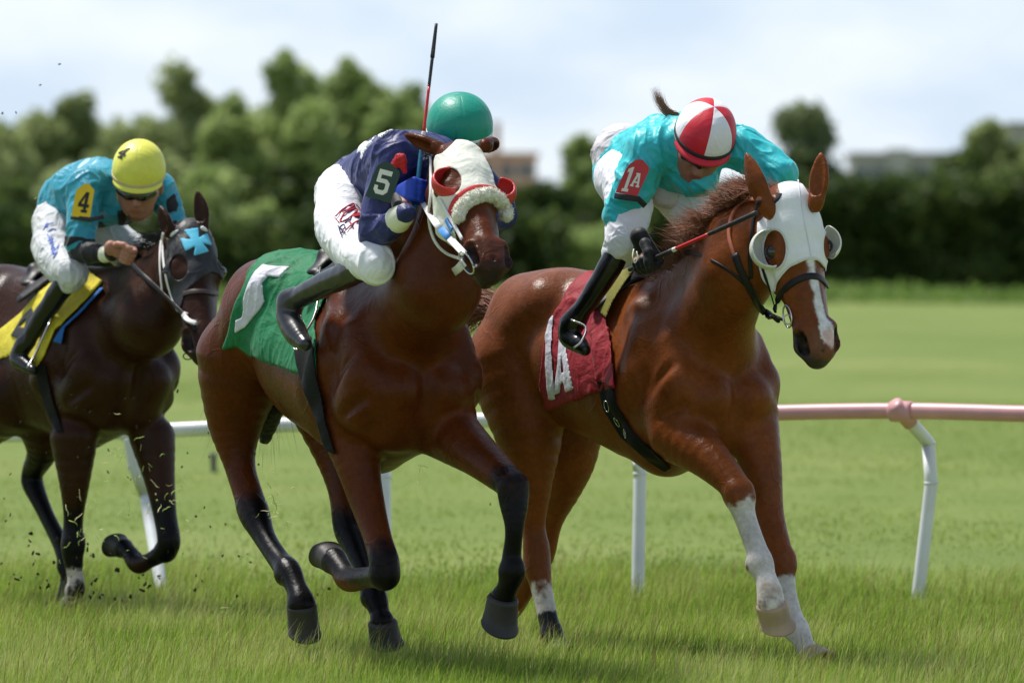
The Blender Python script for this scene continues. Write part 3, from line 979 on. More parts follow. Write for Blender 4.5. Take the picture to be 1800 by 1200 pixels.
# ---- running rail
M_railw = cloth('white rail plastic', (.66, .67, .68), .4, .3, 9, .16, .5, 0)
M_railp = cloth('faded red rail plastic', (.60, .30, .31), .42, .4, 9, .22, .5, 0)
RAILP = [(-140, 771, 31.6), (0, 765, 31.4), (265, 757, 31.1), (520, 746, 30.9), (760, 740, 30.6), (1118, 733, 30.2), (1370, 725, 29.8), (1588, 722, 29.5), (1800, 727, 29.2), (1960, 731, 29.0)]
railpts = [P(*q) for q in RAILP]
fence = empty('running_rail', (P(760, 600, 30.4)[0], 30.4, 0), 'plastic running rail on bent white posts behind the horses, pink on the right', 'rail')
def rail_seg(i0, i1, mat, r=.0375):
    sp = spline(railpts, 90); 
    k = len(sp) - 1; m = len(railpts) - 1
    a, b = int(i0 / m * k), int(i1 / m * k)
    V, Q = tube(sp[a:b + 1], r, 20); adopt(fence, mesh_tubes('rail', [(V, Q)], mat))
rail_seg(0, 2, M_railw); rail_seg(2, 4, M_railw); rail_seg(4, 5, M_railw, .0374); rail_seg(5, 7, M_railp); rail_seg(7, 9, M_railp, .0385)
def post(pts, col, mat):
    w = [P(*q) for q in pts]
    w[-1] = w[-1] - np.array([0, 0, w[-1][2] + .15]) if w[-1][2] > -.15 else w[-1]
    full = []
    for i in range(len(w) - 1):
        for t in (0, .04, .96): full.append(w[i] + (w[i + 1] - w[i]) * t)
    full.append(w[-1])
    V, Q = tube(np.array(full), .031, 16)
    p = mesh_tubes('post', [(V, Q)], mat); adopt(fence, p)
    for q in w[1:-1]:
        d = unit(w[-1] - w[0])
        V, Q = tube(np.array([q - d * .007, q + d * .007]), .0335, 16)
        o = mesh_tubes('post_joint', [(V, Q)], mat); o.parent = p
    if col:
        V, Q = tube(np.array([w[0] + (w[1] - w[0]) * -.35, w[0] + (w[1] - w[0]) * .30]), .038, 16)
        o = mesh_tubes('bracket', [(V, Q)], col); adopt(fence, o)
post([(1588, 728, 29.5), (1632, 778, 29.62), (1637, 848, 29.62), (1606, 1052, 29.6)], M_railp, M_railw)
post([(1112, 760, 30.2), (1120, 800, 30.3), (1125, 832, 30.3), (1120, 1048, 30.2)], M_railp, M_railw)
post([(672, 775, 30.7), (674, 800, 30.8), (676, 840, 30.7), (678, 1044, 30.5)], None, M_railw)
post([(228, 770, 31.1), (236, 820, 31.1), (256, 872, 31.1), (294, 1044, 30.6)], None, M_railw)
for a, b, m in (((1566, 722, 29.53), (1604, 724, 29.47), M_railp), ((1094, 733, 30.22), (1130, 733, 30.18), M_railp), ((216, 758, 31.15), (244, 757, 31.1), M_railw)):
    w0, w1 = P(*a), P(*b); d = (w1 - w0)
    V, Q = tube(np.array([w0, w0 + d * .06, w0 + d * .94, w1]), [.044, .050, .050, .044], 20)
    adopt(fence, mesh_tubes('rail_collar', [(V, Q)], m))
# small dark marker standing in the field
V, Q = tube(np.array([P(376, 834, 48.3), P(376, 826, 48.3), P(375, 808, 48.3), P(374, 798, 48.3), P(374, 795, 48.3)]), [.03, .022, .022, .028, .012], 12)
mk = mesh_tubes('marker_post', [(V, Q)], plain('dark marker', (.04, .05, .05), .5)); thing_tag(mk, 'small dark marker stub in the grass beyond the rail, left of centre', 'marker'); rebase(mk, P(376, 834, 48.3))
M_coat = attr_mat('horse coat', rough=.33, spec=.13, sheen=0, bump=.5, veins=.35, scale=80, var=.28)
M_hoof = cloth('hoof horn', (.030, .027, .025), .55, .5, 30, .3, .4, 0)
M_hoof_pale = cloth('pale hoof horn', (.42, .30, .20), .5, .5, 30, .25, .4, 0)
M_eye = plain('eye', (.008, .006, .006), .08, .8, bump=0)
BK = (.0045, .004, .0045); WH = (.62, .57, .54)

HORSES = {}
def px_r(r, D): return r * D / F_PX

def build_horse(key, fr, head, ears, neck, legs, extra, base, paint, label, h=.0068, mouth=0):
    prims = torso_prims(fr)
    for a, b, ra, rb in neck:
        prims.append(Cone(a, b, ra, rb, .09, fr.r, .85))
    prims += extra
    for lg in legs: prims += lg
    hp = head_prims(head, mouth)
    for e in ears: hp += e
    prims += hp
    HORSES[key] = dict(prims=prims, fr=fr, head=head)
    root = solid('horse', prims, h, M_coat, paint=paint, base=base)
    thing_tag(root, label, 'horse', 'racehorses galloping on the turf')
    rebase(root, fr.L(-.6, 0, 0))
    HORSES[key]['root'] = root
    for sg in (1, -1):
        c = head(.215, .083 * sg, -.066)
        q = []
        for i in range(9):
            for j in range(16):
                th, ph = math.pi * i / 8, 2 * math.pi * j / 16
                q.append(c + .0265 * head.s * np.array([math.sin(th) * math.cos(ph), math.sin(th) * math.sin(ph), math.cos(th)]))
        f = [(i * 16 + j, (i + 1) * 16 + j, (i + 1) * 16 + (j + 1) % 16, i * 16 + (j + 1) % 16) for i in range(8) for j in range(16)]
        e = mesh_from('eye', q, f, M_eye)
        adopt(root, e)
    return root

def joints(fr, lst):
    """[(px, py, lat, radius px)] -> [(point, radius m)]"""
    out = []
    for px, py, lat, r in lst:
        p = fr.pl(px, py, lat)
        out.append((p, px_r(r, (p - CAMP) @ FWD)))
    return out

def report(nm, fr, js):
    print(nm, [tuple(round(float(v), 2) for v in fr.loc(p)) for p, r in js])

def detail(fr, js, joint, cannon, fet, hind=False):
    """tendon, back of the knee (or point of the hock) and sesamoids on a lower leg"""
    k, c0, c1, ft = js[joint][0], js[cannon[0]][0], js[cannon[1]][0], js[fet][0]
    rc = js[cannon[0]][1]; ax = unit(c1 - c0)
    bk = -fr.f - ax * (-fr.f @ ax); bk = unit(bk)
    sd = unit(np.cross(ax, bk)); out = []
    r = js[joint][1]
    if hind:
        out.append(Cone(k + bk * r * .8 - ax * r * .9, k + bk * r * .75 + ax * r * .4, r * .42, r * .40, .012))
    else:
        out.append(Cone(k + bk * r * .85 - ax * r * .2, k + bk * r * .75 + ax * r * .25, r * .42, r * .36, .012))
        out.append(Cone(k - bk * r * .50 + sd * r * .42 - ax * r * .25, k - bk * r * .50 + sd * r * .40 + ax * r * .30, r * .50, r * .44, .008))
        out.append(Cone(k - bk * r * .50 - sd * r * .42 - ax * r * .25, k - bk * r * .50 - sd * r * .40 + ax * r * .30, r * .50, r * .44, .008))
    out.append(Cone(k + bk * r * .7 + ax * r * .8, ft + bk * js[fet][1] * .55, rc * .36, rc * .40, .006))
    for s in (1, -1):
        out.append(Cone(k + bk * rc * .55 + sd * s * rc * .95 + ax * r * 1.1, ft + bk * rc * .5 + sd * s * rc * .95, .004, .004, .008, op='-'))
    rf_ = js[fet][1]
    out.append(Cone(ft + bk * rf_ * .6 + sd * rf_ * .35, ft + bk * rf_ * .6 - sd * rf_ * .35, rf_ * .55, rf_ * .55, .01))
    return out

def face_paint(head, muzzle, dark=BK, sc=1.0):
    h = head
    return [(Cone(h(.57, 0, -.085), h(.62, 0, -.085), .082, .075), muzzle, .04),
            (Cone(h(.556, .060, -.030), h(.60, .047, -.044), .024, .020), (.006, .004, .004), .008),
            (Cone(h(.556, -.060, -.030), h(.60, -.047, -.044), .024, .020), (.006, .004, .004), .008),
            (Cone(h(.215, .09, -.068), h(.215, .095, -.068), .026, .026), dark, .012),
            (Cone(h(.215, -.09, -.068), h(.215, -.095, -.068), .026, .026), dark, .012)]

# ---- chestnut, number 1A -------------------------------------------------
A = Frame(1292, 24.95, 35)
hA = HeadFrame(P(1398, 332, 24.42), (.17, -.97, .16), (.34, .14, .93), 1.04, 1.34)
n0 = A.L(-.34, 0, 1.27); n3 = hA(.06, 0, -.13)
n1 = A.L(-.10, 0, 1.36)
neckA = [(A.L(-.46, 0, 1.30), A.L(-.20, 0, 1.28), .16, .19), (A.L(-.20, 0, 1.28), P(1300, 470, 24.72), .19, .145), (P(1300, 470, 24.72), n3, .145, .10),
         (A.L(-.42, 0, 1.44), P(1285, 408, 24.75), .10, .07), (P(1285, 408, 24.75), hA(.03, 0, -.10), .07, .05)]
rf = joints(A, [(1192, 762, .17, 52), (1240, 800, .17, 38), (1285, 846, .16, 27), (1298, 872, .16, 25), (1312, 912, .15, 17.5), (1330, 962, .14, 17), (1337, 988, .14, 22), (1345, 1012, .14, 18), (1353, 1040, .14, 22), (1355, 1060, .14, 24)])
lf = joints(A, [(1318, 735, -.15, 50), (1338, 820, -.13, 36), (1350, 900, -.12, 27), (1366, 962, -.11, 24), (1373, 990, -.11, 23), (1382, 1040, -.10, 17), (1395, 1085, -.10, 16), (1402, 1105, -.10, 20), (1414, 1132, -.10, 16), (1424, 1148, -.10, 18)])
rh = joints(A, [(905, 640, .15, 85), (928, 750, .16, 62), (940, 850, .15, 30), (938, 920, .14, 20), (943, 965, .13, 23), (945, 995, .13, 23), (953, 1035, .13, 17.5), (965, 1090, .13, 16), (972, 1112, .13, 18), (978, 1130, .13, 17)])
lh = joints(A, [(985, 690, -.12, 85), (1000, 790, -.14, 52), (992, 850, -.14, 34), (968, 915, -.14, 21), (950, 975, -.13, 24), (932, 1020, -.13, 16), (905, 1062, -.13, 18), (893, 1082, -.13, 15), (880, 1096, -.13, 18)])
for nm, js in (('rf', rf), ('lf', lf), ('rh', rh), ('lh', lh)): report('A ' + nm, A, js)
print('A poll', A.loc(hA.o), 'muzzle', A.loc(hA(.62, 0, -.07)), to_px(hA(.64, 0, -.07)))
Cv = lambda x, y, z: x * RIGHT + y * UP - z * FWD
earsA = [ear_prims(P(1352, 372, 24.42), P(1330, 322, 24.42), P(1311, 268, 24.46), Cv(.5, .1, -.6), .043),
         ear_prims(P(1434, 362, 24.40), P(1440, 315, 24.40), P(1444, 267, 24.42), Cv(-.35, .1, .93), .037)]
def sock(p, q, r, c=WH, s=.006): return (Cone(p, q, r, r), c, s)
pA = [(Cone(A.L(-.9, 0, 1.55), A.L(-1.3, 0, 1.5), .2, .2), (.165,.052,.018), .12)]
pA += [(Chain([(rf[4][0] + (rf[3][0] - rf[4][0]) * .55, .06)] + [(p, .06) for p, r in rf[4:]], .06), WH, .008), sock(rf[3][0] + np.array([.018, -.02, .0]), rf[4][0], .026, WH, .008),
       (Chain([(lf[5][0] + (lf[4][0] - lf[5][0]) * .2, .055)] + [(p, .055) for p, r in lf[5:]], .055), WH, .006),
       sock(rh[6][0] + (rh[5][0] - rh[6][0]) * .1, rh[7][0], .045, WH, .006), (Chain([(p, .05) for p, r in rh[7:]], .05), (.018, .019, .022), .004)]
pA += [(Cone(rf[6][0] + np.array([.0, -.03, .0]), rf[6][0] + np.array([.0, -.03, -.02]), .016, .010), (.40, .33, .27), .02), (Cone(rf[8][0] + np.array([.0, -.03, .01]), rf[8][0], .03, .02), (.38, .29, .22), .03)]
pA += face_paint(hA, (.12, .070, .050)) + [(Cone(hA(.60, 0, -.115), hA(.66, 0, -.10), .066, .066), (.050, .040, .037), .03), (Cone(hA(.575, -.075, -.07), hA(.64, -.03, -.08), .050, .052), (.050, .038, .034), .03)]
pA += [(Cone(hA(.24, .006, .02), hA(.42, .012, 0), .024, .020), (.72, .70, .70), .006), (Cone(hA(.42, .012, 0), hA(.56, .022, 0), .022, .034), (.72, .70, .70), .006),
       (Cone(hA(.56, .022, 0), hA(.60, .026, -.03), .026, .02), (.62, .42, .40), .008),
       (Cone(hA(.556, -.060, -.030), hA(.60, -.047, -.044), .024, .020), (.006, .004, .004), .006),
       (Cone(hA(.556, .060, -.030), hA(.60, .047, -.044), .022, .018), (.006, .004, .004), .006)]
rootA = build_horse('A', A, hA, earsA, neckA, [leg(rf), leg(lf), leg(rh), leg(lh)], detail(A, rf, 3, (4, 5), 6) + detail(A, lf, 4, (5, 6), 7) + detail(A, rh, 5, (6, 7), 8, True), (.165, .045, .010), pA,
    'chestnut racehorse in a white hood with white socks, ahead of the others', mouth=0)
def hf_(top, bot, r0, r1, mat, toe, D):
    o = hoof('hoof', top, bot, px_r(r0, D), px_r(r1, D), mat, None, toe); return o
adopt(rootA, hf_(rf[9][0], P(1363, 1102, float((rf[9][0] - CAMP) @ FWD) + .05), 27, 31, M_hoof_pale, A.f, 24.6),
      hf_(lf[9][0], A.pl(1440, 1172, -.10), 22, 31, M_hoof_pale, A.f, 24.8),
      hf_(rh[9][0], A.pl(984, 1150, .13), 19, 25, M_hoof, A.f, 26),
      hf_(lh[8][0], A.pl(858, 1128, -.13), 20, 28, M_hoof, A.f - A.u * .9, 26.5))

# ---- bay, number 5 ---------------------------------------------------------
B = Frame(746, 24.35, 25, 1.04)
hB = HeadFrame(P(813, 247, 23.95), (.19, -.69, .70), (.26, .66, .70), 1.04, 1.30)
neckB = [(B.L(-.46, 0, 1.30), B.L(-.22, 0, 1.28), .17, .20), (B.L(-.22, 0, 1.28), P(768, 500, 24.12), .205, .172), (P(768, 500, 24.12), hB(.05, 0, -.14), .172, .11),
         (B.L(-.42, 0, 1.44), P(742, 380, 24.35), .10, .08), (P(742, 380, 24.35), hB(.02, 0, -.10), .08, .055)]
rfB = joints(B, [(615, 745, .17, 55), (630, 820, .17, 38), (645, 880, .16, 30), (664, 945, .16, 24), (675, 985, .16, 26), (676, 1010, .16, 26)]) 
rfB2 = joints(B, [(676, 1010, .16, 24), (648, 1014, .15, 18), (614, 1018, .15, 21), (600, 1000, .15, 19), (588, 985, .15, 23)])
lfB = joints(B, [(790, 760, -.15, 52), (838, 798, -.16, 38), (878, 832, -.17, 30), (898, 852, -.17, 26), (903, 882, -.17, 25), (904, 930, -.16, 15.5), (900, 978, -.16, 16), (902, 1004, -.16, 21), (892, 1032, -.16, 18), (884, 1050, -.16, 22)])
rhB = joints(B, [(428, 630, .14, 84), (414, 735, .16, 50), (420, 810, .16, 28), (436, 868, .15, 25), (446, 900, .15, 27), (466, 945, .15, 18.5), (492, 985, .15, 18), (507, 1003, .15, 22), (520, 1030, .15, 18), (528, 1052, .15, 22), (530, 1062, .15, 25)])
lhB = joints(B, [(565, 700, -.12, 62), (590, 800, -.14, 36), (602, 865, -.14, 24), (610, 925, -.14, 24), (620, 950, -.14, 22), (640, 1000, -.13, 16), (658, 1045, -.13, 21), (667, 1075, -.13, 17), (672, 1092, -.13, 21)])
for nm, js in (('rf', rfB), ('rf2', rfB2), ('lf', lfB), ('rh', rhB), ('lh', lhB)): report('B ' + nm, B, js)
print('B poll', B.loc(hB.o), 'muzzle', B.loc(hB(.62, 0, -.07)), to_px(hB(.64, 0, -.07)))
earsB = [ear_prims(P(775, 263, 23.98), P(745, 252, 24.02), P(711, 236, 24.08), Cv(-.3, -.65, .7), .034),
         ear_prims(P(852, 256, 23.98), P(862, 255, 24.06), P(866, 262, 24.12), Cv(.3, -.6, .7), .034)]
def dark_legs(js, i): return [(Chain(js[i:], .085), BK, .03)]
pB = dark_legs(rfB, 4) + [(Cone(rfB2[0][0], rfB2[-1][0], .07, .07), BK, .02)] + dark_legs(lfB, 3) + dark_legs(rhB, 4) + dark_legs(lhB, 3)
pB += [(Cone(rhB[9][0], rhB[10][0], .018, .022), (.45, .42, .40), .02)]
pB += face_paint(hB, (.022, .016, .015))
rootB = build_horse('B', B, hB, earsB, neckB, [leg(rfB), leg(rfB2), leg(lfB), leg(rhB), leg(lhB)], detail(B, lfB, 3, (5, 6), 7) + detail(B, rhB, 4, (5, 6), 7, True) + detail(B, lhB, 4, (5, 5 + 1), 6, True), (.085, .019, .0035), pB,
    'bay racehorse with green number cloth, fleece noseband and red trimmed hood', mouth=.6)
adopt(rootB, hf_(rhB[10][0], P(533, 1118, float((rhB[10][0] - CAMP) @ FWD) + .05), 26, 29, M_hoof, B.f, 25.2), hf_(lhB[8][0], P(677, 1134, float((lhB[8][0] - CAMP) @ FWD) + .03), 25, 30, M_hoof, B.f, 25.4),
      hf_(rfB2[4][0], B.pl(569, 962, .15), 24, 30, M_hoof, -B.u - B.f * .5, 24.6), hf_(lfB[9][0], B.pl(874, 1104, -.16), 27, 33, M_hoof, -B.f * .2 - B.u, 24.4))

# ---- dark bay, number 4 ----------------------------------------------------
Cc = Frame(240, 28.35, 35, 1.01)
hC = HeadFrame(P(338, 388, 27.95), (.12, -.84, .50), (.22, .46, .85), 1.04, 1.35)
neckC = [(Cc.L(-.46, 0, 1.30), Cc.L(-.22, 0, 1.28), .17, .20), (Cc.L(-.22, 0, 1.28), P(262, 560, 28.1), .20, .155), (P(262, 560, 28.1), hC(.05, 0, -.14), .155, .10),
         (Cc.L(-.42, 0, 1.44), P(258, 490, 28.25), .10, .07), (P(258, 490, 28.25), hC(.02, 0, -.10), .07, .05)]
rfC = joints(Cc, [(130, 770, .17, 42), (131, 850, .17, 26), (129, 910, .16, 17), (127, 955, .16, 19), (128, 975, .16, 18), (133, 1010, .15, 13), (134, 1035, .15, 15), (126, 1052, .15, 13), (122, 1060, .15, 15)])
lfC = joints(Cc, [(268, 770, -.16, 40), (280, 840, -.16, 27), (290, 905, -.16, 20), (297, 950, -.16, 20), (291, 968, -.16, 19)])
lfC2 = joints(Cc, [(291, 968, -.16, 17), (262, 985, -.15, 13), (243, 990, -.15, 17), (228, 972, -.15, 14), (218, 962, -.15, 16)])
rhC = joints(Cc, [(75, 730, .0, 50), (75, 790, -.05, 28), (58, 828, -.08, 19), (58, 850, -.08, 18), (80, 900, -.08, 12.5), (105, 950, -.08, 12.5), (118, 990, -.08, 15), (122, 1020, -.08, 14)])
lhC = joints(Cc, [(20, 690, .15, 70), (-40, 760, .15, 40), (-80, 850, .15, 22), (-75, 880, .15, 20), (-90, 950, .15, 13), (-100, 1000, .15, 14)])
for nm, js in (('rf', rfC), ('lf', lfC), ('rh', rhC)): report('C ' + nm, Cc, js)
print('C poll', Cc.loc(hC.o), 'muzzle', Cc.loc(hC(.62, 0, -.07)), to_px(hC(.64, 0, -.07)))
earsC = [ear_prims(P(300, 410, 27.95), P(290, 390, 27.95), P(281, 362, 27.98), Cv(-.75, 0, .65), .036),
         ear_prims(P(358, 402, 27.95), P(354, 370, 27.95), P(346, 334, 27.98), Cv(-.35, .1, .93), .032)]
pC = dark_legs(rfC, 2) + dark_legs(lfC, 2) + [(Cone(lfC2[0][0], lfC2[-1][0], .07, .07), BK, .02)] + [(Chain(rhC[1:], .09), BK, .03)]
pC += [(Cone(rfC[5][0], rfC[7][0], .045, .05), (.50, .44, .40), .01), (Cone(rfC[8][0], rfC[8][0], .05, .05), (.06, .045, .035), .02)]
pC += face_paint(hC, (.03, .02, .018))
rootC = build_horse('C', Cc, hC, earsC, neckC, [leg(rfC), leg(lfC), leg(lfC2), leg(rhC), leg(lhC)], detail(Cc, rfC, 3, (5, 6), 6) + detail(Cc, rhC, 3, (4, 5), 6, True), (.032, .011, .005), pC,
    'dark bay racehorse in a black hood with a blue cross, third behind the others', h=.0078)
adopt(rootC, hf_(rfC[8][0], Cc.pl(117, 1078, .15), 17, 24, M_hoof, Cc.f, 28.4), hf_(lfC2[4][0], Cc.pl(199, 948, -.15), 18, 25, M_hoof, -Cc.u - Cc.f * .5, 28.4),
      hf_(rhC[7][0], Cc.pl(118, 1060, -.08), 16, 22, M_hoof, Cc.f, 29), hf_(lhC[5][0], Cc.pl(-105, 1040, .15), 16, 22, M_hoof, Cc.f, 29))
# ------------------------------------------------------------------ tools for things worn on a solid
def line_field(prims, pts):
    F = np.full(len(pts), BIG)
    X, Y, Z = pts[:, 0], pts[:, 1], pts[:, 2]
    for p in prims:
        d = p.dist(X, Y, Z); k = p.k
        if p.op == '-': d = -d
        h = np.maximum(k - np.abs(F - d), 0) / k
        F = np.minimum(F, d) - h * h * k * .25 if p.op == '+' else np.maximum(F, d) + h * h * k * .25
    return F

def surf(prims, px, py, off=0.0, D0=22.5, D1=30.0, step=.02):
    """first point on the line of sight where the solid (grown by off) is met, and its normal"""
    d = FWD + (px - 900) / F_PX * RIGHT - (py - 600) / F_PX * UP
    near = []
    for p in prims:
        m = (p.a + p.b) / 2 - CAMP
        t = (m @ d) / (d @ d)
        if np.linalg.norm(m - t * d) < np.linalg.norm(p.b - p.a) / 2 + max(p.ra, p.rb) * max(1, p.f) + p.k + .06: near.append(p)
    near = near or prims
    lo = min((min(p.a @ FWD, p.b @ FWD) - max(p.ra, p.rb) * max(1, p.f)) for p in near) - .05
    hi = max((max(p.a @ FWD, p.b @ FWD) + max(p.ra, p.rb)) for p in near) + .05
    Ds = np.arange(max(D0, lo), min(D1, max(hi, lo + .2)), step)
    if len(Ds) < 2: Ds = np.arange(D0, D1, step)
    F = line_field(near, CAMP + Ds[:, None] * d) - off
    i = int(np.argmax(F < 0))
    if not F[i] < 0:
        t = Ds[int(np.argmin(F))]
    elif i == 0: t = Ds[0]
    else:
        a_, b_ = Ds[i - 1], Ds[i]
        fine = np.linspace(a_, b_, 12)
        G = line_field(near, CAMP + fine[:, None] * d) - off
        j = max(1, int(np.argmax(G < 0)))
        t = fine[j - 1] + (fine[j] - fine[j - 1]) * G[j - 1] / (G[j - 1] - G[j] + 1e-9)
    p = CAMP + t * d
    e = .004
    q = np.array([p + e * v for v in np.eye(3)] + [p - e * v for v in np.eye(3)])
    g = line_field(near, q)
    return p, unit(g[:3] - g[3:])

def ring(prims, c, e1, e2, off, n=48, a0=0, a1=360, rmax=.4):
    """points round the solid in the plane (e1,e2) through c, and normals"""
    out, nn = [], []
    e1, e2 = unit(e1), unit(e2)
    rr = np.arange(rmax, 0, -.003)
    for i in range(n + 1):
        a = R(a0 + (a1 - a0) * i / n)
        d = math.cos(a) * e1 + math.sin(a) * e2
        F = line_field(prims, c + rr[:, None] * d) - off
        j = int(np.argmax(F < 0)) if np.any(F < 0) else len(rr) - 1
        r = rr[j] + (.003 * F[j] / (F[j] - F[j - 1]) if j > 0 and F[j - 1] != F[j] else 0)
        out.append(c + r * d); nn.append(d)
    return np.array(out), np.array(nn)

def strap(name, prims, path, w, mat, parent, off=.004, th=.002, D0=22.5, D1=30, n=28, smooth=2):
    """flat strap laid on a solid along photo-pixel points"""
    sp = spline(path, n)
    r = [surf(prims, x, y, off, D0, D1) for x, y in sp]
    pts = np.array([a for a, b in r]); nn = np.array([b for a, b in r])
    for _ in range(smooth):
        pts[1:-1] = .25 * pts[:-2] + .5 * pts[1:-1] + .25 * pts[2:]
        nn[1:-1] = .25 * nn[:-2] + .5 * nn[1:-1] + .25 * nn[2:]
    V, Q = tube(pts, w / 2, 10, (nn, th))
    o = mesh_tubes(name, [(V, Q)], mat)
    if parent is not None: adopt(parent, o)
    return o

def torus(name, c, e1, e2, r1, r2, th, mat, parent, n=28):
    e1, e2 = unit(e1), unit(e2)
    pts = [c + r1 * math.cos(a) * e1 + r2 * math.sin(a) * e2 for a in np.linspace(0, 2 * math.pi, n + 1)]
    V, Q = tube(pts, th, 8)
    o = mesh_tubes(name, [(V, Q)], mat)
    if parent is not None: adopt(parent, o)
    return o

def px_region(polys, holes=(), fr=None, back=None, scale=None):
    """region whose outline is given in photo pixels; mirrored across a horse's midplane when fr is given"""
    def f(pts):
        q = fr.mirror(pts) if fr is not None else pts
        r = q - CAMP; d = r @ FWD
        U = 900 + F_PX * (r @ RIGHT) / d; W = 600 - F_PX * (r @ UP) / d
        s = (d / F_PX)
        g = np.min([poly_sd(U, W, p) for p in polys], 0) * s
        for h in holes:
            if callable(h): g = np.maximum(g, -h(U, W) * s)
            else: g = np.maximum(g, -poly_sd(U, W, h) * s)
        if back is not None: g = np.maximum(g, back(pts))
        return g.astype(np.float32)
    return f

def ell(cx, cy, rx, ry):
    return lambda U, W: (np.sqrt(((U - cx) / rx) ** 2 + ((W - cy) / ry) ** 2) - 1) * min(rx, ry)

GLYPH = {
 '5': [[(.08,1),(.92,1),(.92,.8),(.30,.8),(.30,.64),(.72,.64),(.95,.50),(.95,.15),(.74,0),(.25,0),(.05,.15),(.05,.34),(.28,.34),(.28,.22),(.34,.18),(.64,.18),(.71,.23),(.71,.42),(.64,.47),(.08,.47)]],
 '4': [[(.50,1),(.78,1),(.78,.42),(.98,.42),(.98,.26),(.78,.26),(.78,.14),(.92,.14),(.92,0),(.36,0),(.36,.14),(.52,.14),(.52,.26),(.02,.26),(.02,.42)], [(.52,.42),(.26,.42),(.52,.76)]],
 '1': [[(.28,0),(.28,.12),(.42,.12),(.42,.80),(.25,.76),(.25,.90),(.55,1),(.68,1),(.68,.12),(.82,.12),(.82,0)]],
 'A': [[(0,0),(0,.13),(.08,.13),(.34,.88),(.26,.88),(.26,1),(.70,1),(.92,.13),(1,.13),(1,0),(.60,0),(.60,.13),(.70,.13),(.67,.27),(.34,.27),(.29,.13),(.38,.13),(.38,0)], [(.40,.40),(.63,.40),(.53,.78)]],
}
def prism(name, loops, fmap, n, th, mat, parent):
    """flat shape (outline + holes, 2-D) mapped to the world by fmap, th thick along n"""
    from mathutils.geometry import tessellate_polygon
    n = unit(n)
    loops3 = [[Vector((x, y, 0)) for x, y in lp] for lp in loops]
    tris = tessellate_polygon(loops3)
    flat = [p for lp in loops for p in lp]
    A_ = np.array([fmap(x, y) for x, y in flat]); m = len(A_)
    V = np.vstack([A_ + n * th, A_])
    faces = [list(t) for t in tris] + [[a + m for a in t[::-1]] for t in tris]
    o = 0
    for lp in loops:
        k = len(lp)
        for i in range(k):
            a, b = o + i, o + (i + 1) % k
            faces.append([a, b, b + m, a + m])
        o += k
    me = bpy.data.meshes.new(name)
    me.from_pydata([tuple(v) for v in V], [], faces)
    me.materials.append(mat); me.update()
    import bmesh
    bm = bmesh.new(); bm.from_mesh(me); bmesh.ops.recalc_face_normals(bm, faces=bm.faces); bm.to_mesh(me); bm.free()
    ob = bpy.data.objects.new(name, me); scene.collection.objects.link(ob)
    if parent is not None: adopt(parent, ob)
    return ob

def folds(amp, sc, d=(0, 0, 1), stretch=.25, seed=0.0, ridge=True):
    """cloth folds running along d"""
    d = unit(d)
    def f(V):
        q = V - (V @ d)[:, None] * d * (1 - stretch) + seed
        q = q + .5 * vnoise(V, 5)[:, None] / sc
        n1 = vnoise(q, sc); n2 = vnoise(q + 3.7, sc * 2.0); n3 = vnoise(V + 1.3, 4)
        if ridge:
            g = lambda n: np.clip(1 - np.abs(n) * 2.4, 0, 1) ** 1.6
            r = g(n1) * 1.0 + g(n2) * .5 - .45 + .35 * n3
        else: r = n1 + .4 * n2
        return amp * r
    return f
# ------------------------------------------------------------------ tack worn by the horses
M_hoodw = cloth('white hood cloth', (.80, .80, .82), .7, .3, 90, .04)
M_hoodc = cloth('cream hood cloth', (.74, .74, .64), .7, .4, 60, .06, fold=.35)
M_hoodk = cloth('black hood cloth', (.018, .018, .021), .5, .3, 60, .1, fold=.3)
M_cupw = plain('white plastic', (.72, .72, .66), .35, .5)
M_cupr = plain('red vinyl', (.50, .03, .03), .35, .5)
M_leather = plain('black leather', (.008, .008, .009), .45, .3, bump=.3)
M_webb = plain('girth webbing', (.010, .010, .011), .75, .15, bump=.4, scale=90)
M_brown = plain('brown leather', (.05, .03, .025), .45, .4)
M_tan = plain('tan rubber rein', (.42, .13, .07), .6, .3)
M_white = plain('white strap', (.70, .68, .66), .5, .4)
M_steel = plain('steel', (.55, .55, .55), .25, .5, metal=1)
M_blue = plain('blue tape', (.04, .22, .55), .5, .4)
M_navyb = plain('dark blue bandage', (.01, .03, .13), .6, .3)
M_redb = cloth('red binding', (.52, .03, .03), .6, .3, 80, .08)
M_fleece = cloth('fleece', (.80, .77, .64), .95, 1.0, 180, .15, .1, .6)
M_redcl = cloth('red number cloth', (.26, .008, .016), .65, .5, 120, .12, .25, .05, fold=.35)
M_grncl = cloth('green number cloth', (.006, .15, .055), .65, .5, 120, .12, .25, .05, fold=.4)
M_yelcl = cloth('yellow number cloth', (.62, .52, .04), .65, .5, 120, .1, .25, .05, fold=.35)
M_silver = cloth('pale number patch', (.58, .57, .64), .55, .6, 70, .1, .4, .05, fold=.3)
M_olive = cloth('olive saddle pad', (.16, .15, .012), .8, .5, 120, .1)
M_black = cloth('black cloth', (.012, .012, .014), .6, .4, 90, .1)
M_cyan = cloth('blue cross patch', (.10, .52, .72), .6, .3, 90, .06)
M_bluep = cloth('blue saddle pad', (.01, .12, .42), .7, .4, 90, .1)
M_mane_c = cloth('chestnut mane hair', (.24, .085, .038), .55, .1, 30, .35, .3, .1)
M_mane_k = cloth('black mane hair', (.010, .008, .008), .5, .1, 30, .3, .4, .1)

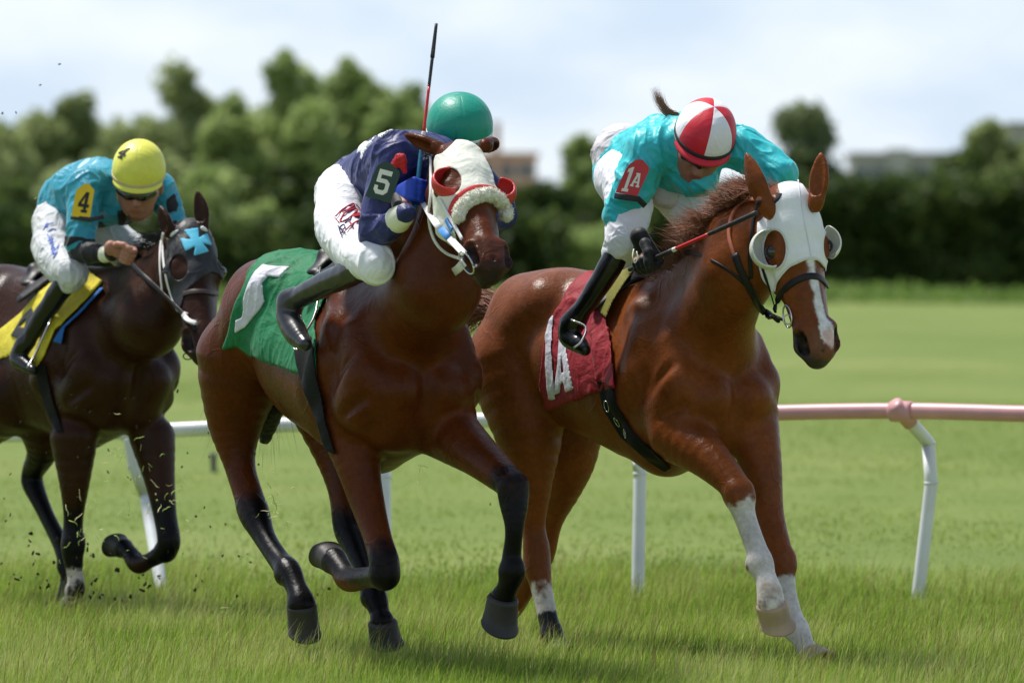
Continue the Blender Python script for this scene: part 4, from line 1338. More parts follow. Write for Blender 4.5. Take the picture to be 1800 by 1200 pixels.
def on_horse(key, name, mat, polys, off, holes=(), h=.005, th=None, box=None, sym=True, disp=None, extra_back=None, only=None, crumbs=.3):
    H = HORSES[key]; fr = H['fr']
    prims = H['prims'] if only is None else only
    o = solid(name, prims, h, mat, region=px_region(polys, holes, fr if sym else None, extra_back), offset=off, box=box, disp=disp, sm=2, crumbs=crumbs)
    adopt(H['root'], o)
    return o

def side_box(fr, x0, x1, z0, z1, w=.55):
    c = [fr.L(x, l, z) for x in (x0, x1) for l in (-w, w) for z in (z0, z1)]
    return np.min(c, 0), np.max(c, 0)

def near_only(fr, lat=.0):
    """keeps the near (right-hand) side"""
    return lambda pts: lat - (pts - fr.o) @ fr.r

def head_set(key): 
    H = HORSES[key]
    return head_prims(H['head'], H.get('mouth', 0))

def hood(key, name, mat, poly, holes, off=.006, back=-.235, tmin=-.05, cut=None):
    H = HORSES[key]; hf = H['head']; pr = head_set(key)
    lo, hi = prim_bounds(pr, .03)
    def bk(pts):
        q = (pts - hf.o) / hf.s
        t, w = q @ hf.t, q @ hf.w
        g = np.maximum(back - w, tmin - t) * hf.s
        return g
    o = solid(name, pr, .0045, mat, region=px_region([poly], holes, None, bk), offset=off, sm=2, box=(lo, hi))
    adopt(H['root'], o)
    return o

def cup(key, sg, c, rad, mat, parent, a=1.0, rim=.008, tilt=0, w_cut=.012, ucut=.0, tt=1.0):
    """blinker cup: part of a hollow shell standing off behind and beside the eye, open to the front"""
    hf = HORSES[key]['head']; s = hf.s
    c = np.asarray(c)
    lo, hi = c - rad * 1.6 - .02, c + rad * 1.6 + .02
    h = .0032
    n = np.ceil((hi - lo) / h).astype(int) + 1
    ax = [(lo[i] + h * np.arange(n[i])) for i in range(3)]
    X, Y, Z = np.meshgrid(*ax, indexing='ij')
    q = np.stack([X - c[0], Y - c[1], Z - c[2]], -1)
    t, u, w = q @ hf.t / tt, (q @ hf.u) * sg, q @ hf.w
    r = np.sqrt(t * t + u * u + w * w)
    F = np.maximum(r - rad, (rad - rim) - r)
    F = np.maximum(F, w + u * tilt - w_cut)      # open front
    F = np.maximum(F, ucut - u)                  # outer side only
    F = F.astype(np.float32)
    F[0] = F[-1] = 1; F[:, 0] = F[:, -1] = 1; F[:, :, 0] = F[:, :, -1] = 1
    V, Q = nets(F, ax)
    V = relax(V, Q, 2)
    o = mesh_from('blinker_cup', V, Q, mat)
    o.parent = parent; o.matrix_parent_inverse = __import__('mathutils').Matrix.Identity(4)
    return o

def glyph_px(ch, org, ex, ey):
    """glyph outlines in photo pixels"""
    return [[(org[0] + x * ex[0] + y * ey[0], org[1] + x * ex[1] + y * ey[1]) for x, y in lp] for lp in GLYPH[ch]]

def saddle(key, x0, x1, z, mat=M_leather):
    """racing saddle: flat panel over the back with a cantle and two small flaps"""
    H = HORSES[key]; fr = H['fr']
    pr = [Cone(fr.L(x0, 0, z - .02), fr.L(x1, 0, z - .02), .05, .06, .05, fr.u, .5),
          Cone(fr.L(x1, -.07, z), fr.L(x1, .07, z), .022, .022, .04),
          Cone(fr.L(x0, 0, z - .01), fr.L(x0 + .02, 0, z + .02), .03, .025, .04)]
    for s in (1, -1):
        pr.append(Cone(fr.L(x0 - .08, .05 * s, z - .01), fr.L(x0 - .16, .19 * s, z - .13), .04, .035, .05, fr.r * s * .8 + fr.u * .6, .3))
        pr.append(Cone(fr.L(x1, .04 * s, z), fr.L(x1 + .05, .13 * s, z - .06), .04, .035, .05, fr.r * s * .4 + fr.u * .9, .4))
    o = solid('saddle', pr, .007, mat, sm=2)
    adopt(H['root'], o)
    return o

def strands(name, roots, dirs, lens, mat, parent, r0=.0016, bend=None, seg=6, seed=1, spread=.35, grav=.0):
    rs = np.random.RandomState(seed)
    Vs, Qs = [], []
    o = 0
    for p, d, L_ in zip(roots, dirs, lens):
        d = unit(d + rs.normal(0, spread, 3))
        cv = rs.normal(0, .5, 3) * .6
        pts = []
        q = np.array(p, float)
        for i in range(seg + 1):
            pts.append(q.copy())
            f = i / seg
            dd = unit(d + cv * f * .7 + (bend * f if bend is not None else 0) - np.array([0, 0, grav * f]))
            q = q + dd * L_ / seg
        pts = np.array(pts)
        sd = unit(np.cross(d, rs.normal(0, 1, 3)))
        sd2 = unit(np.cross(d, sd))
        rr = r0 * np.linspace(1, .15, seg + 1)
        for i in range(seg + 1):
            for a in range(3):
                an = a * 2.094
                Vs.append(pts[i] + (sd * math.cos(an) + sd2 * math.sin(an)) * rr[i])
        for i in range(seg):
            for a in range(3):
                a2 = (a + 1) % 3
                Qs.append((o + i * 3 + a, o + i * 3 + a2, o + i * 3 + 3 + a2, o + i * 3 + 3 + a))
        o += 3 * (seg + 1)
    ob = mesh_from(name, np.array(Vs), np.array(Qs), mat)
    if parent is not None: adopt(parent, ob)
    return ob

def mane(key, path, n, Lr, d, mat, seed=3, off=.0, width=.03, bend=None, spread=.35, r0=.0018, name='mane'):
    """path: world points along the crest"""
    H = HORSES[key]; rs = np.random.RandomState(seed)
    sp = spline(path, 40)
    idx = rs.rand(n) * (len(sp) - 1.001)
    i = idx.astype(int); f = (idx - i)[:, None]
    pts = sp[i] * (1 - f) + sp[i + 1] * f + H['fr'].r * rs.normal(0, width, (n, 1)) + np.array([0, 0, off]) + rs.normal(0, .006, (n, 3))
    clump = np.array([vnoise(pts * 1.0, 22), vnoise(pts + 5, 22), vnoise(pts + 9, 22)]).T
    dirs = np.asarray(d)[None] + clump * .9
    ln = Lr[0] + (Lr[1] - Lr[0]) * rs.rand(n)
    return strands(name, pts, dirs, ln, mat, H['root'], r0, bend, seed=seed, spread=spread)

M_steelr = M_steel
# ================= chestnut 1A
H = HORSES['A']; fr = H['fr']; pr = H['prims']; root = H['root']; hf = H['head']
clothA = [(1104, 462), (1040, 474), (1000, 500), (972, 556), (955, 610), (948, 675), (960, 722), (990, 711), (1040, 692), (1060, 688), (1080, 681), (1073, 610), (1064, 560), (1066, 530), (1090, 492)]
bx = side_box(fr, -1.35, -.30, .75, 1.75)
sc = on_horse('A', 'saddle_cloth', M_redcl, [clothA], .012, h=.006, box=bx, disp=folds(.006, 11, (.2, 0, 1), .3))
one = [(973, 553), (969, 612), (975, 695), (977, 702), (963, 703), (957, 642), (959, 590), (966, 562)]
gA = [[(982, 585), (990, 583), (1003, 660), (1008, 683), (994, 690), (990, 672), (986, 674), (984, 690), (972, 696), (975, 672), (979, 640)], [(986, 655), (990, 654), (987, 620)]]
for pq, hq in (([one], ()), ([gA[0]], [gA[1]])):
    on_horse('A', 'number_patch', M_silver, pq, .0165, holes=hq, h=.004, box=side_box(fr, -1.3, -.6, .9, 1.4), sym=False, extra_back=near_only(fr, .08), disp=folds(.004, 11, (.2, 0, 1), .3), crumbs=.9)
pad = on_horse('A', 'saddle_pad', M_olive, [[(1114, 448), (1098, 464), (1070, 502), (1054, 534), (1055, 550), (1065, 559), (1077, 530), (1092, 506), (1110, 480), (1126, 462)]], .034, h=.005, box=bx, sym=True)
flap = on_horse('A', 'cloth_flap', M_redcl, [[(1106, 462), (1062, 502), (1034, 530), (1040, 610), (1046, 668), (1080, 682), (1074, 600), (1064, 556), (1056, 550), (1055, 530), (1090, 484)]], .024, h=.006, box=bx, sym=False, extra_back=near_only(fr, .1), disp=folds(.007, 12, (.1, 0, 1), .2))
g1 = on_horse('A', 'girth', M_webb, [[(1046, 660), (1060, 720), (1090, 768), (1140, 812), (1168, 830), (1180, 822), (1150, 795), (1108, 752), (1084, 710), (1076, 660), (1070, 600), (1040, 600)]], .009, h=.005, box=side_box(fr, -.8, -.2, .65, 1.4))
for cx, cy, rx, ry in ((1066, 714, 8, 10), (1084, 742, 6, 9), (1098, 762, 5, 8)):
    p, n_ = surf(pr, cx, cy, .014)
    e1 = unit(np.cross(n_, UP)); torus('buckle', p, e1, np.cross(n_, e1), rx * .00225, ry * .00225, .002, M_steel, root)
saddle('A', -.52, -.80, 1.545)
HA = hood('A', 'hood', M_hoodw, [(1398, 312), (1378, 317), (1366, 324), (1371, 342), (1362, 355), (1345, 366), (1336, 362), (1331, 382), (1330, 420), (1325, 470), (1322, 515), (1334, 532), (1359, 544), (1360, 512), (1366, 494), (1388, 470), (1419, 456), (1437, 458), (1450, 472), (1458, 505), (1466, 480), (1478, 450), (1474, 400), (1458, 372), (1442, 356), (1428, 350), (1414, 328), (1406, 314)],
    [ell(1362, 438, 19, 33), ell(1459, 432, 11, 28)])
hpr = head_set('A')
cR, _ = surf(hpr, 1352, 438, 0, 23.5, 25)
cup('A', -1, cR + hf.u * .004 - hf.w * .002, .080, M_cupw, HA, rim=.0055, w_cut=.030, ucut=-.005, tilt=.2)
cup('A', 1, hf(.205, .070, -.055), .074, M_cupw, HA, rim=.0055, w_cut=.030, ucut=.030, tilt=-.25)
def seam(key, name, prims, path, w, mat, parent, off, D0, D1, n=40):
    o = strap(name, prims, path, w, mat, None, off, .0018, D0, D1, n, 1)
    o.parent = parent; o.matrix_parent_inverse = __import__('mathutils').Matrix.Identity(4)
    return o
def oval(cx, cy, rx, ry, n=20): return [(cx + rx * math.cos(a), cy + ry * math.sin(a)) for a in np.linspace(0, 2 * math.pi, n + 1)]
M_seam = plain('hood seam', (.66, .66, .68), .7, .3)
seam('A', 'hood_seam', hpr, oval(1362, 438, 22.5, 37), .007, M_seam, HA, .007, 23.6, 25)
seam('A', 'hood_seam', hpr, [(1361, 512), (1367, 492), (1388, 468), (1419, 453), (1438, 455), (1451, 470)], .009, M_seam, HA, .007, 23.6, 25)
seam('A', 'hood_seam', hpr, [(1403, 316), (1410, 370), (1420, 420), (1426, 452)], .005, M_seam, HA, .0065, 23.6, 25)
strap('noseband', hpr, [(1361, 546), (1371, 518), (1392, 497), (1422, 485), (1444, 489), (1455, 503)], .026, M_leather, root, .004, .004, 23.6, 25)
strap('cheekpiece', hpr, [(1338, 466), (1346, 490), (1356, 520), (1364, 548)], .014, M_leather, root, .009, .0025, 23.6, 25)
both = pr
strap('rein', both, [(1337, 349), (1312, 352), (1292, 368), (1283, 392), (1282, 418), (1292, 452)], .016, M_tan, root, .004, .006, 23.6, 26)
strap('rein', both, [(1291, 446), (1300, 472), (1314, 500), (1324, 518), (1338, 544), (1360, 560), (1376, 562)], .028, M_leather, root, .007, .004, 23.6, 26)
strap('rein', both, [(1376, 562), (1340, 540), (1300, 490), (1240, 452), (1190, 440), (1150, 452)], .012, M_leather, root, .006, .003, 23.6, 26)
strap('throat_lash', both, [(1335, 352), (1326, 375), (1321, 410), (1318, 450), (1320, 490)], .016, M_leather, root, .006, .003, 23.6, 26)
pb, nb_ = surf(hpr, 1384, 556, .010, 23.6, 25)
torus('bit_ring', pb, hf.t, hf.w * .8 + hf.u * .2, .043, .026, .0038, M_steel, root)
torus('bit_ring', pb + hf.t * .012, RIGHT, UP, .018, .018, .003, M_steel, root)
strap('ear_binding', hpr, [(1339, 366), (1352, 361), (1366, 350), (1371, 340)], .02, M_black, root, .005, .004, 23.6, 25)
crest = [fr.L(-.42, 0, 1.52), P(1230, 400, 24.85), P(1285, 352, 24.72), P(1330, 326, 24.6), hf(-.01, 0, -.09)]
mane('A', crest[:4], 2600, (.06, .13), fr.r * .25 + np.array([0, 0, .42]) - fr.f * .9, M_mane_c, off=-.025, bend=-fr.f * .6 + fr.r * .35 - np.array([0, 0, .25]), r0=.0016, spread=.16, width=.035)
mane('A', crest[2:], 1000, (.06, .12), np.array([0, 0, .35]) - fr.f * .8 + fr.r * .2, M_mane_c, seed=8, off=-.015, bend=-fr.f * .5, name='forelock', r0=.0015, width=.03, spread=.2)
tb = fr.L(-1.58, 0, 1.38)
rs = np.random.RandomState(4)
strands('tail', np.array([tb + rs.normal(0, .018, 3) for _ in range(700)]), np.array([-fr.f * .9 + fr.r * .12 + np.array([0, 0, .30])] * 700) + rs.normal(0, .1, (700, 3)), .35 + .3 * rs.rand(700), M_mane_c, root, .0022, -fr.f * .3 - np.array([0, 0, 1.3]), seg=8, spread=.10)

# ================= bay 5
H = HORSES['B']; fr = H['fr']; pr = H['prims']; root = H['root']; hf = H['head']; H['mouth'] = .6
hpr = head_set('B')
clothB = [(566, 402), (530, 410), (498, 418), (440, 470), (410, 540), (391, 616), (414, 606), (440, 626), (500, 648), (557, 666), (553, 560), (572, 520), (596, 480), (592, 440), (580, 410)]
bx = side_box(fr, -1.35, -.30, .75, 1.8)
on_horse('B', 'saddle_cloth', M_grncl, [clothB], .012, h=.006, box=bx, disp=folds(.007, 10, (.3, 0, 1), .3, 2))
five = [(462, 464), (508, 470), (491, 488), (471, 485), (461, 497), (462, 513), (465, 530), (456, 545), (445, 557), (431, 576), (412, 586), (414, 563), (424, 558), (428, 545), (428, 525), (435, 498), (448, 476)]
on_horse('B', 'number_patch', M_silver, [five], .0165, h=.004, box=side_box(fr, -1.4, -.6, .9, 1.6), sym=False, extra_back=near_only(fr, .05), disp=folds(.005, 10, (.3, 0, 1), .3, 2), crumbs=.9)
on_horse('B', 'girth', M_webb, [[(512, 590), (520, 640), (534, 690), (552, 730), (570, 790), (590, 800), (572, 740), (566, 700), (556, 660), (548, 590)]], .018, h=.005, box=side_box(fr, -.8, -.2, .6, 1.4))
saddle('B', -.52, -.78, 1.555)
HB = hood('B', 'hood', M_hoodc, [(808, 238), (793, 255), (776, 270), (760, 274), (759, 313), (761, 369), (766, 414), (788, 437), (812, 452), (806, 430), (798, 400), (796, 372), (806, 356), (826, 340), (848, 334), (868, 336), (888, 345), (893, 352), (884, 320), (872, 290), (866, 276), (850, 256), (832, 244), (818, 238)],
    [ell(790, 319, 21, 24), ell(880, 312, 12, 21)], back=-.22)
cR, _ = surf(hpr, 786, 320, 0, 23, 25)
cup('B', -1, cR + hf.u * .006 - hf.w * .0, .066, M_cupr, HB, w_cut=.022, ucut=-.012, tilt=.1)
cup('B', 1, hf(.210, .092, -.052), .060, M_cupr, HB, w_cut=.026, ucut=.000, tilt=-.2)
strap('noseband', hpr, [(792, 398), (790, 378), (795, 358), (812, 339), (836, 328), (866, 330), (886, 342)], .018, M_redb, root, .010, .003, 23, 25)
fl = spline([(806, 384), (812, 366), (826, 352), (846, 343), (866, 344), (884, 358), (891, 380)], 60)
Vf = []
fpr = []
last = None
for x, y in fl:
    p, n_ = surf(hpr, x, y, .010, 23, 25)
    if last is not None: fpr.append(Cone(last, p, .021, .021, .01))
    last = p
M_fl2 = M_fleece
nbf = solid('fleece_noseband', fpr, .004, M_fleece, disp=lambda V: .0035 * (vnoise(V, 130) + vnoise(V, 60)), sm=1)
adopt(root, nbf)
rs = np.random.RandomState(11)
me = nbf.data; ii = rs.choice(len(me.vertices), 2600)
co = np.empty(len(me.vertices) * 3); me.vertices.foreach_get('co', co); co = co.reshape(-1, 3)
cc = np.array([np.mean([c.a for c in fpr], 0)])
nn = np.array([me.vertices[int(i)].normal for i in ii])
pile = strands('fleece_pile', co[ii], nn, .004 + .004 * rs.rand(len(ii)), M_fleece, None, .0018, seg=2, spread=.5); adopt(root, pile)
strap('cheekpiece', hpr, [(772, 350), (784, 372), (798, 395), (812, 420)], .014, M_white, root, .012, .003, 23, 25)
strap('tape', hpr, [(784, 386), (789, 396), (794, 404)], .019, M_blue, root, .016, .004, 23, 25)
strap('throat_lash', pr, [(757, 276), (757, 310), (757, 345), (753, 380), (762, 420), (783, 445), (812, 455)], .012, M_white, root, .006, .005, 23, 26)
p0 = P(724, 322, 24.12); p1 = surf(hpr, 766, 392, .02, 23, 25)[0]; p2 = surf(hpr, 784, 412, .016, 23, 25)[0]; p3 = surf(hpr, 816, 446, .014, 23, 25)[0]
V, Q = tube(spline([p0, P(745, 357, 24.0), p1, p2, p3], 24), .0135, 10, (-FWD, .0028)); adopt(root, mesh_tubes('rein', [(V, Q)], M_white))
V, Q = tube(np.array([p1 + (p2 - p1) * .5 - FWD * .004, p2 - FWD * .004, p2 + (p3 - p2) * .15 - FWD * .004]), .0155, 10, (-FWD, .0045)); adopt(root, mesh_tubes('tape', [(V, Q)], M_blue))
torus('bit_ring', surf(hpr, 820, 462, .012, 23, 25)[0], Cv(.5, -.2, .5), Cv(-.3, 1, 0), .036, .042, .0032, M_steel, root)
V, Q = tube(np.array([surf(hpr, 815, 462, .02, 23, 25)[0], P(806, 472, 23.9), P(795, 480, 23.95)]), .016, 10, (-FWD, .004)); adopt(root, mesh_tubes('chin_strap', [(V, Q)], M_white))
adopt(root, solid('tongue_tie', [Cone(hf(.56, -.03, -.125), hf(.57, .03, -.125), .024, .024)], .005, M_navyb))
crest = [fr.L(-.40, 0, 1.50), P(742, 345, 24.45), P(770, 270, 24.2), hf(0, 0, -.08)]
mane('B', crest, 700, (.06, .13), fr.r * .7 + np.array([0, 0, .1]) - fr.f * .3, M_mane_k, off=.0, bend=fr.r * .6 - np.array([0, 0, 1.0]), width=.02)
rs = np.random.RandomState(5)
tb = fr.L(-1.58, 0, 1.22)
strands('tail', np.array([tb + rs.normal(0, .02, 3) for _ in range(260)]), np.array([-fr.f * .5 - fr.r * .1 - np.array([0, 0, .8])] * 260) + rs.normal(0, .12, (260, 3)), .35 + .25 * rs.rand(260), M_mane_k, root, .0011, -fr.f * .1 + fr.r * .15 - np.array([0, 0, .8]), seg=8, spread=.16)
# dark sheath under the belly
adopt(root, solid('sheath', [Cone(B.pl(478, 716, 0), B.pl(466, 768, 0), .055, .028, .03)], .006, M_black, disp=lambda V: .004 * vnoise(V, 60), sm=1))

# ================= dark bay 4
H = HORSES['C']; fr = H['fr']; pr = H['prims']; root = H['root']; hf = H['head']
hpr = head_set('C')
clothC = [(112, 480), (69, 510), (40, 545), (0, 578), (-40, 600), (-60, 640), (0, 632), (20, 625), (64, 646), (78, 625), (96, 580), (134, 545), (180, 494), (150, 470)]
bx = side_box(fr, -1.35, -.30, .75, 1.8)
on_horse('C', 'saddle_cloth', M_yelcl, [clothC], .012, h=.007, box=bx, disp=folds(.006, 10, (.3, 0, 1), .3, 4))
on_horse('C', 'saddle_pad', M_bluep, [[(176, 505), (140, 545), (108, 575), (92, 600), (108, 605), (114, 575), (140, 552), (184, 505)]], .020, h=.006, box=bx, sym=False, extra_back=near_only(fr, .05))
on_horse('C', 'number_patch', M_black, [[(56, 538), (36, 560), (18, 590), (30, 594), (36, 620), (50, 620), (60, 560)]], .020, [[(47, 560), (33, 573), (42, 576)]], h=.005, box=bx, sym=False, extra_back=near_only(fr, .05))
on_horse('C', 'girth', M_webb, [[(58, 640), (70, 690), (84, 730), (100, 760), (112, 760), (92, 700), (80, 640)]], .010, h=.006, box=side_box(fr, -.8, -.2, .6, 1.4), sym=False, extra_back=near_only(fr, .05))
saddle('C', -.52, -.78, 1.545)
HC = hood('C', 'hood', M_hoodk, [(336, 368), (318, 390), (298, 410), (289, 430), (288, 470), (297, 515), (306, 540), (318, 540), (326, 512), (338, 502), (354, 487), (371, 478), (384, 482), (394, 500), (400, 470), (392, 445), (380, 425), (364, 405), (352, 384), (346, 368)],
    [ell(314, 470, 16, 22), ell(391, 455, 9, 20)])
crs = [(322, 404), (349, 400), (350, 418), (364, 409), (373, 432), (357, 428), (368, 442), (340, 450), (343, 433), (326, 442), (316, 418), (336, 421)]
adopt(root, solid('cross_patch', hpr, .004, M_cyan, region=px_region([crs], back=lambda pts: -.12 * hf.s - (pts - hf.o) @ hf.w), offset=.0095, sm=2, box=prim_bounds(hpr)))
for c0, c1 in (((294, 419), (313, 405)), ((353, 399), (364, 406))):
    a_, b_ = surf(hpr, *c0, .008, 27, 29)[0], surf(hpr, *c1, .008, 27, 29)[0]
    V, Q = tube(spline([a_, (a_ + b_) / 2 - FWD * .006, b_], 8), [.006, .009, .010, .010, .010, .010, .009, .006, .005][:len(spline([a_, (a_ + b_) / 2, b_], 8))], 8); adopt(root, mesh_tubes('ear_binding', [(V, Q)], M_white))
strap('noseband', hpr, [(322, 516), (340, 512), (362, 512), (384, 516)], .022, M_brown, root, .006, .003, 27, 29)
for pth in ([(287, 410), (282, 430), (281, 470), (285, 512)], [(286, 412), (286, 450), (292, 490), (302, 525), (312, 545), (330, 552)]):
    strap('cheekpiece', pr, pth, .013, M_white, root, .010, .003, 27, 30)
strap('rein', pr, [(228, 460), (250, 482), (280, 510), (306, 535), (322, 552), (340, 572), (344, 580)], .020, M_leather, root, .012, .004, 27, 30)
strap('rein', pr, [(322, 552), (330, 562), (344, 568)], .022, M_white, root, .02, .005, 27, 30)
torus('bit_ring', P(330, 626, 27.8), RIGHT, UP, .020, .014, .003, M_leather, root)
V, Q = tube([P(340, 570, 27.85), P(342, 590, 27.82), P(334, 612, 27.8)], .012, 10, (-FWD, .003)); adopt(root, mesh_tubes('rein', [(V, Q)], M_leather))
crest = [fr.L(-.44, 0, 1.50), P(238, 460, 28.45), P(270, 412, 28.3), hf(0, 0, -.08)]
mane('C', crest, 700, (.05, .09), fr.r * .6 + np.array([0, 0, .0]) - fr.f * .5, M_mane_k, off=-.01, bend=fr.r * .4 - np.array([0, 0, .9]), width=.025)
# ------------------------------------------------------------------ jockeys
M_skin = attr_mat('skin', rough=.5, spec=.4, sheen=0, bump=.12, sss=.08, scale=300, var=.10)
M_turq = cloth('turquoise silks', (.02, .50, .54), .45, .3, 90, .05, .5, .1, fold=.5)
M_teal = cloth('teal blue silks', (.012, .27, .38), .45, .3, 90, .06, .5, .1, fold=.5)
M_navy = cloth('navy silks', (.012, .018, .115), .5, .3, 90, .08, .45, .1, fold=.5)
M_wcl = cloth('white breeches', (.80, .80, .84), .6, .3, 80, .03, .3, .1, fold=.35)
M_wdirty = cloth('worn white breeches', (.55, .56, .57), .65, .4, 50, .12, .3, .1, fold=.5)
M_boot = plain('black boot leather', (.007, .007, .008), .25, .45, bump=.2, scale=18)
M_bootg = plain('grey boot leather', (.022, .022, .026), .26, .6, bump=.2, scale=18)
M_goggle = plain('dark goggles', (.006, .006, .008), .08, .8, bump=0)
M_glovek = cloth('black glove', (.008, .008, .009), .6, .4, 120, .1)
M_gloveb = cloth('blue glove', (.008, .05, .42), .5, .4, 120, .1)
M_shell = {'red': cloth('red cap silk', (.58, .012, .03), .5, .2, 120, .04, .4, .05, fold=.12), 'white': cloth('white cap silk', (.76, .76, .78), .5, .35, 70, .03, .4, .05, fold=.3),
           'green': cloth('green cap silk', (.0, .27, .185), .45, .2, 120, .05, .45, .05, fold=.1), 'yellow': cloth('yellow cap silk', (.74, .72, .10), .45, .2, 120, .04, .4, .05, fold=.12)}
M_band = plain('black elastic band', (.03, .03, .032), .6, .3)
M_grip = plain('whip grip rubber', (.02, .02, .022), .5, .4, bump=.5, scale=120)
M_redw = plain('red whip shaft', (.55, .02, .02), .4, .5, bump=.3, scale=200)
M_bluw = plain('blue whip wrap', (.03, .20, .34), .5, .4)
M_cream = plain('cream rubber band', (.75, .74, .58), .5, .4)
M_hair = cloth('brown hair', (.28, .15, .08), .5, .2, 60, .2)
M_tagr = plain('red number tag', (.55, .03, .035), .45, .4, bump=.3)
M_tagg = plain('green number tag', (.018, .05, .035), .45, .4, bump=.3)
M_tagy = plain('yellow number tag', (.78, .52, .01), .45, .4, bump=.3)
M_ivory = plain('ivory letters', (.75, .74, .66), .5, .4)
M_blk = plain('black letters', (.012, .012, .012), .5, .4)
M_wlet = plain('white letters', (.75, .75, .78), .5, .4)
M_logor = plain('dark red letters', (.33, .01, .04), .6, .3)
M_logon = plain('navy letters', (.02, .03, .10), .6, .3)
M_pen = plain('blue pen marks', (.10, .18, .62), .6, .3)
M_redsc = cloth('red ribbon', (.45, .008, .012), .5, .3, 60, .1, fold=.4)
M_greyc = cloth('grey satin', (.22, .23, .26), .45, .3, 60, .1)

def J(fr, lst): return joints(fr, lst)
def mirr(fr, js, k=1.0): return [(p - (1 + k) * ((p - fr.o) @ fr.r) * fr.r, r) for p, r in js]
def grow(js, g): return [(p, r + g) for p, r in js]

class Skull:
    def __init__(s, c, up, face, sc=1.08):
        s.c = c; s.v = unit(up); f = np.asarray(face, float); s.f = unit(f - s.v * (f @ s.v)); s.u = np.cross(s.f, s.v)
        if s.u @ RIGHT < 0: s.u = -s.u
        s.s = sc
    def __call__(s, u, f, v): return s.c + s.s * (u * s.u + f * s.f + v * s.v)

def face_prims(sk):
    S = sk.s; pr = []
    def c(a, b, ra, rb, k=.02, n=None, f=1, both=False, op='+'):
        for sg in ((1, -1) if both else (1,)):
            pr.append(Cone(sk(a[0] * sg, a[1], a[2]), sk(b[0] * sg, b[1], b[2]), ra * S, rb * S, k, n, f, op))
    c((0, .0, .0), (0, .02, -.02), .085, .082)
    c((0, .045, -.06), (0, .040, -.10), .060, .052, .03)
    c((.035, .05, -.075), (.022, .055, -.115), .034, .028, .02, both=True)     # cheeks
    c((.055, .015, -.09), (.030, .045, -.145), .022, .020, .025, both=True)    # jaw
    c((0, .062, -.140), (0, .064, -.146), .024, .022, .025)                     # chin
    c((-.030, .088, -.045), (.030, .088, -.045), .014, .014, .02)              # brow
    c((0, .093, -.055), (0, .113, -.086), .009, .012, .012)                   # nose
    c((.010, .104, -.092), (.010, .100, -.092), .0085, .008, .008, both=True)
    c((-.014, .086, -.114), (.014, .086, -.114), .007, .007, .014)           # lips
    c((-.013, .085, -.123), (.013, .085, -.123), .007, .007, .014)
    c((-.022, .098, -.119), (.022, .098, -.119), .0018, .0018, .004, op='-')
    c((.030, .098, -.062), (.028, .099, -.063), .012, .012, .012, both=True, op='-')
    c((.030, .088, -.063), (.030, .089, -.063), .0125, .0125, .004, both=True)  # eyeballs
    c((.078, -.005, -.065), (.080, -.012, -.095), .014, .010, .008, both=True)  # ears
    c((0, -.01, -.09), (0, -.03, -.17), .058, .056, .03)                       # neck
    return pr

def fist(c, axis, out, s=1.0, tips=True, side=1):
    """a hand closed round a bar through c along axis; out points from the wrist to the knuckles"""
    ax = unit(axis); e1 = unit(np.asarray(out) - ax * (np.asarray(out) @ ax)); e2 = np.cross(ax, e1) * side
    q = lambda a, r: (math.cos(R(a)) * e1 + math.sin(R(a)) * e2) * r * s
    palm, fing = [], []
    offs = [(.030, .0098, 1.0), (.010, .0102, 1.05), (-.010, .0098, 1.0), (-.029, .0085, .88)]
    wrist = c - e1 * .085 * s - e2 * .022 * s
    for o, r, L_ in offs:
        K = c + ax * o * s + q(-62, .031)
        palm.append(Cone(wrist + ax * o * .35 * s, K, .018 * s, .0125 * s, .014))
        pts = [K] + [c + ax * o * s * .95 + q(a, .0255 * L_) for a in (-15, 30, 75, 120, 160)][:6 if tips else 4]
        for i in range(len(pts) - 1):
            fing.append(Cone(pts[i], pts[i + 1], r * s, r * s * .96, .004))
    th = [c - e1 * .055 * s + ax * .028 * s, c - e1 * .026 * s + ax * .040 * s + e2 * .018 * s, c + ax * .036 * s + e2 * .030 * s, c + e1 * .020 * s + ax * .030 * s + e2 * .034 * s]
    for i in range(3): palm.append(Cone(th[i], th[i + 1], (.016, .0125, .0115)[i] * s, (.0125, .0115, .0095)[i] * s, .008))
    return palm + fing, wrist

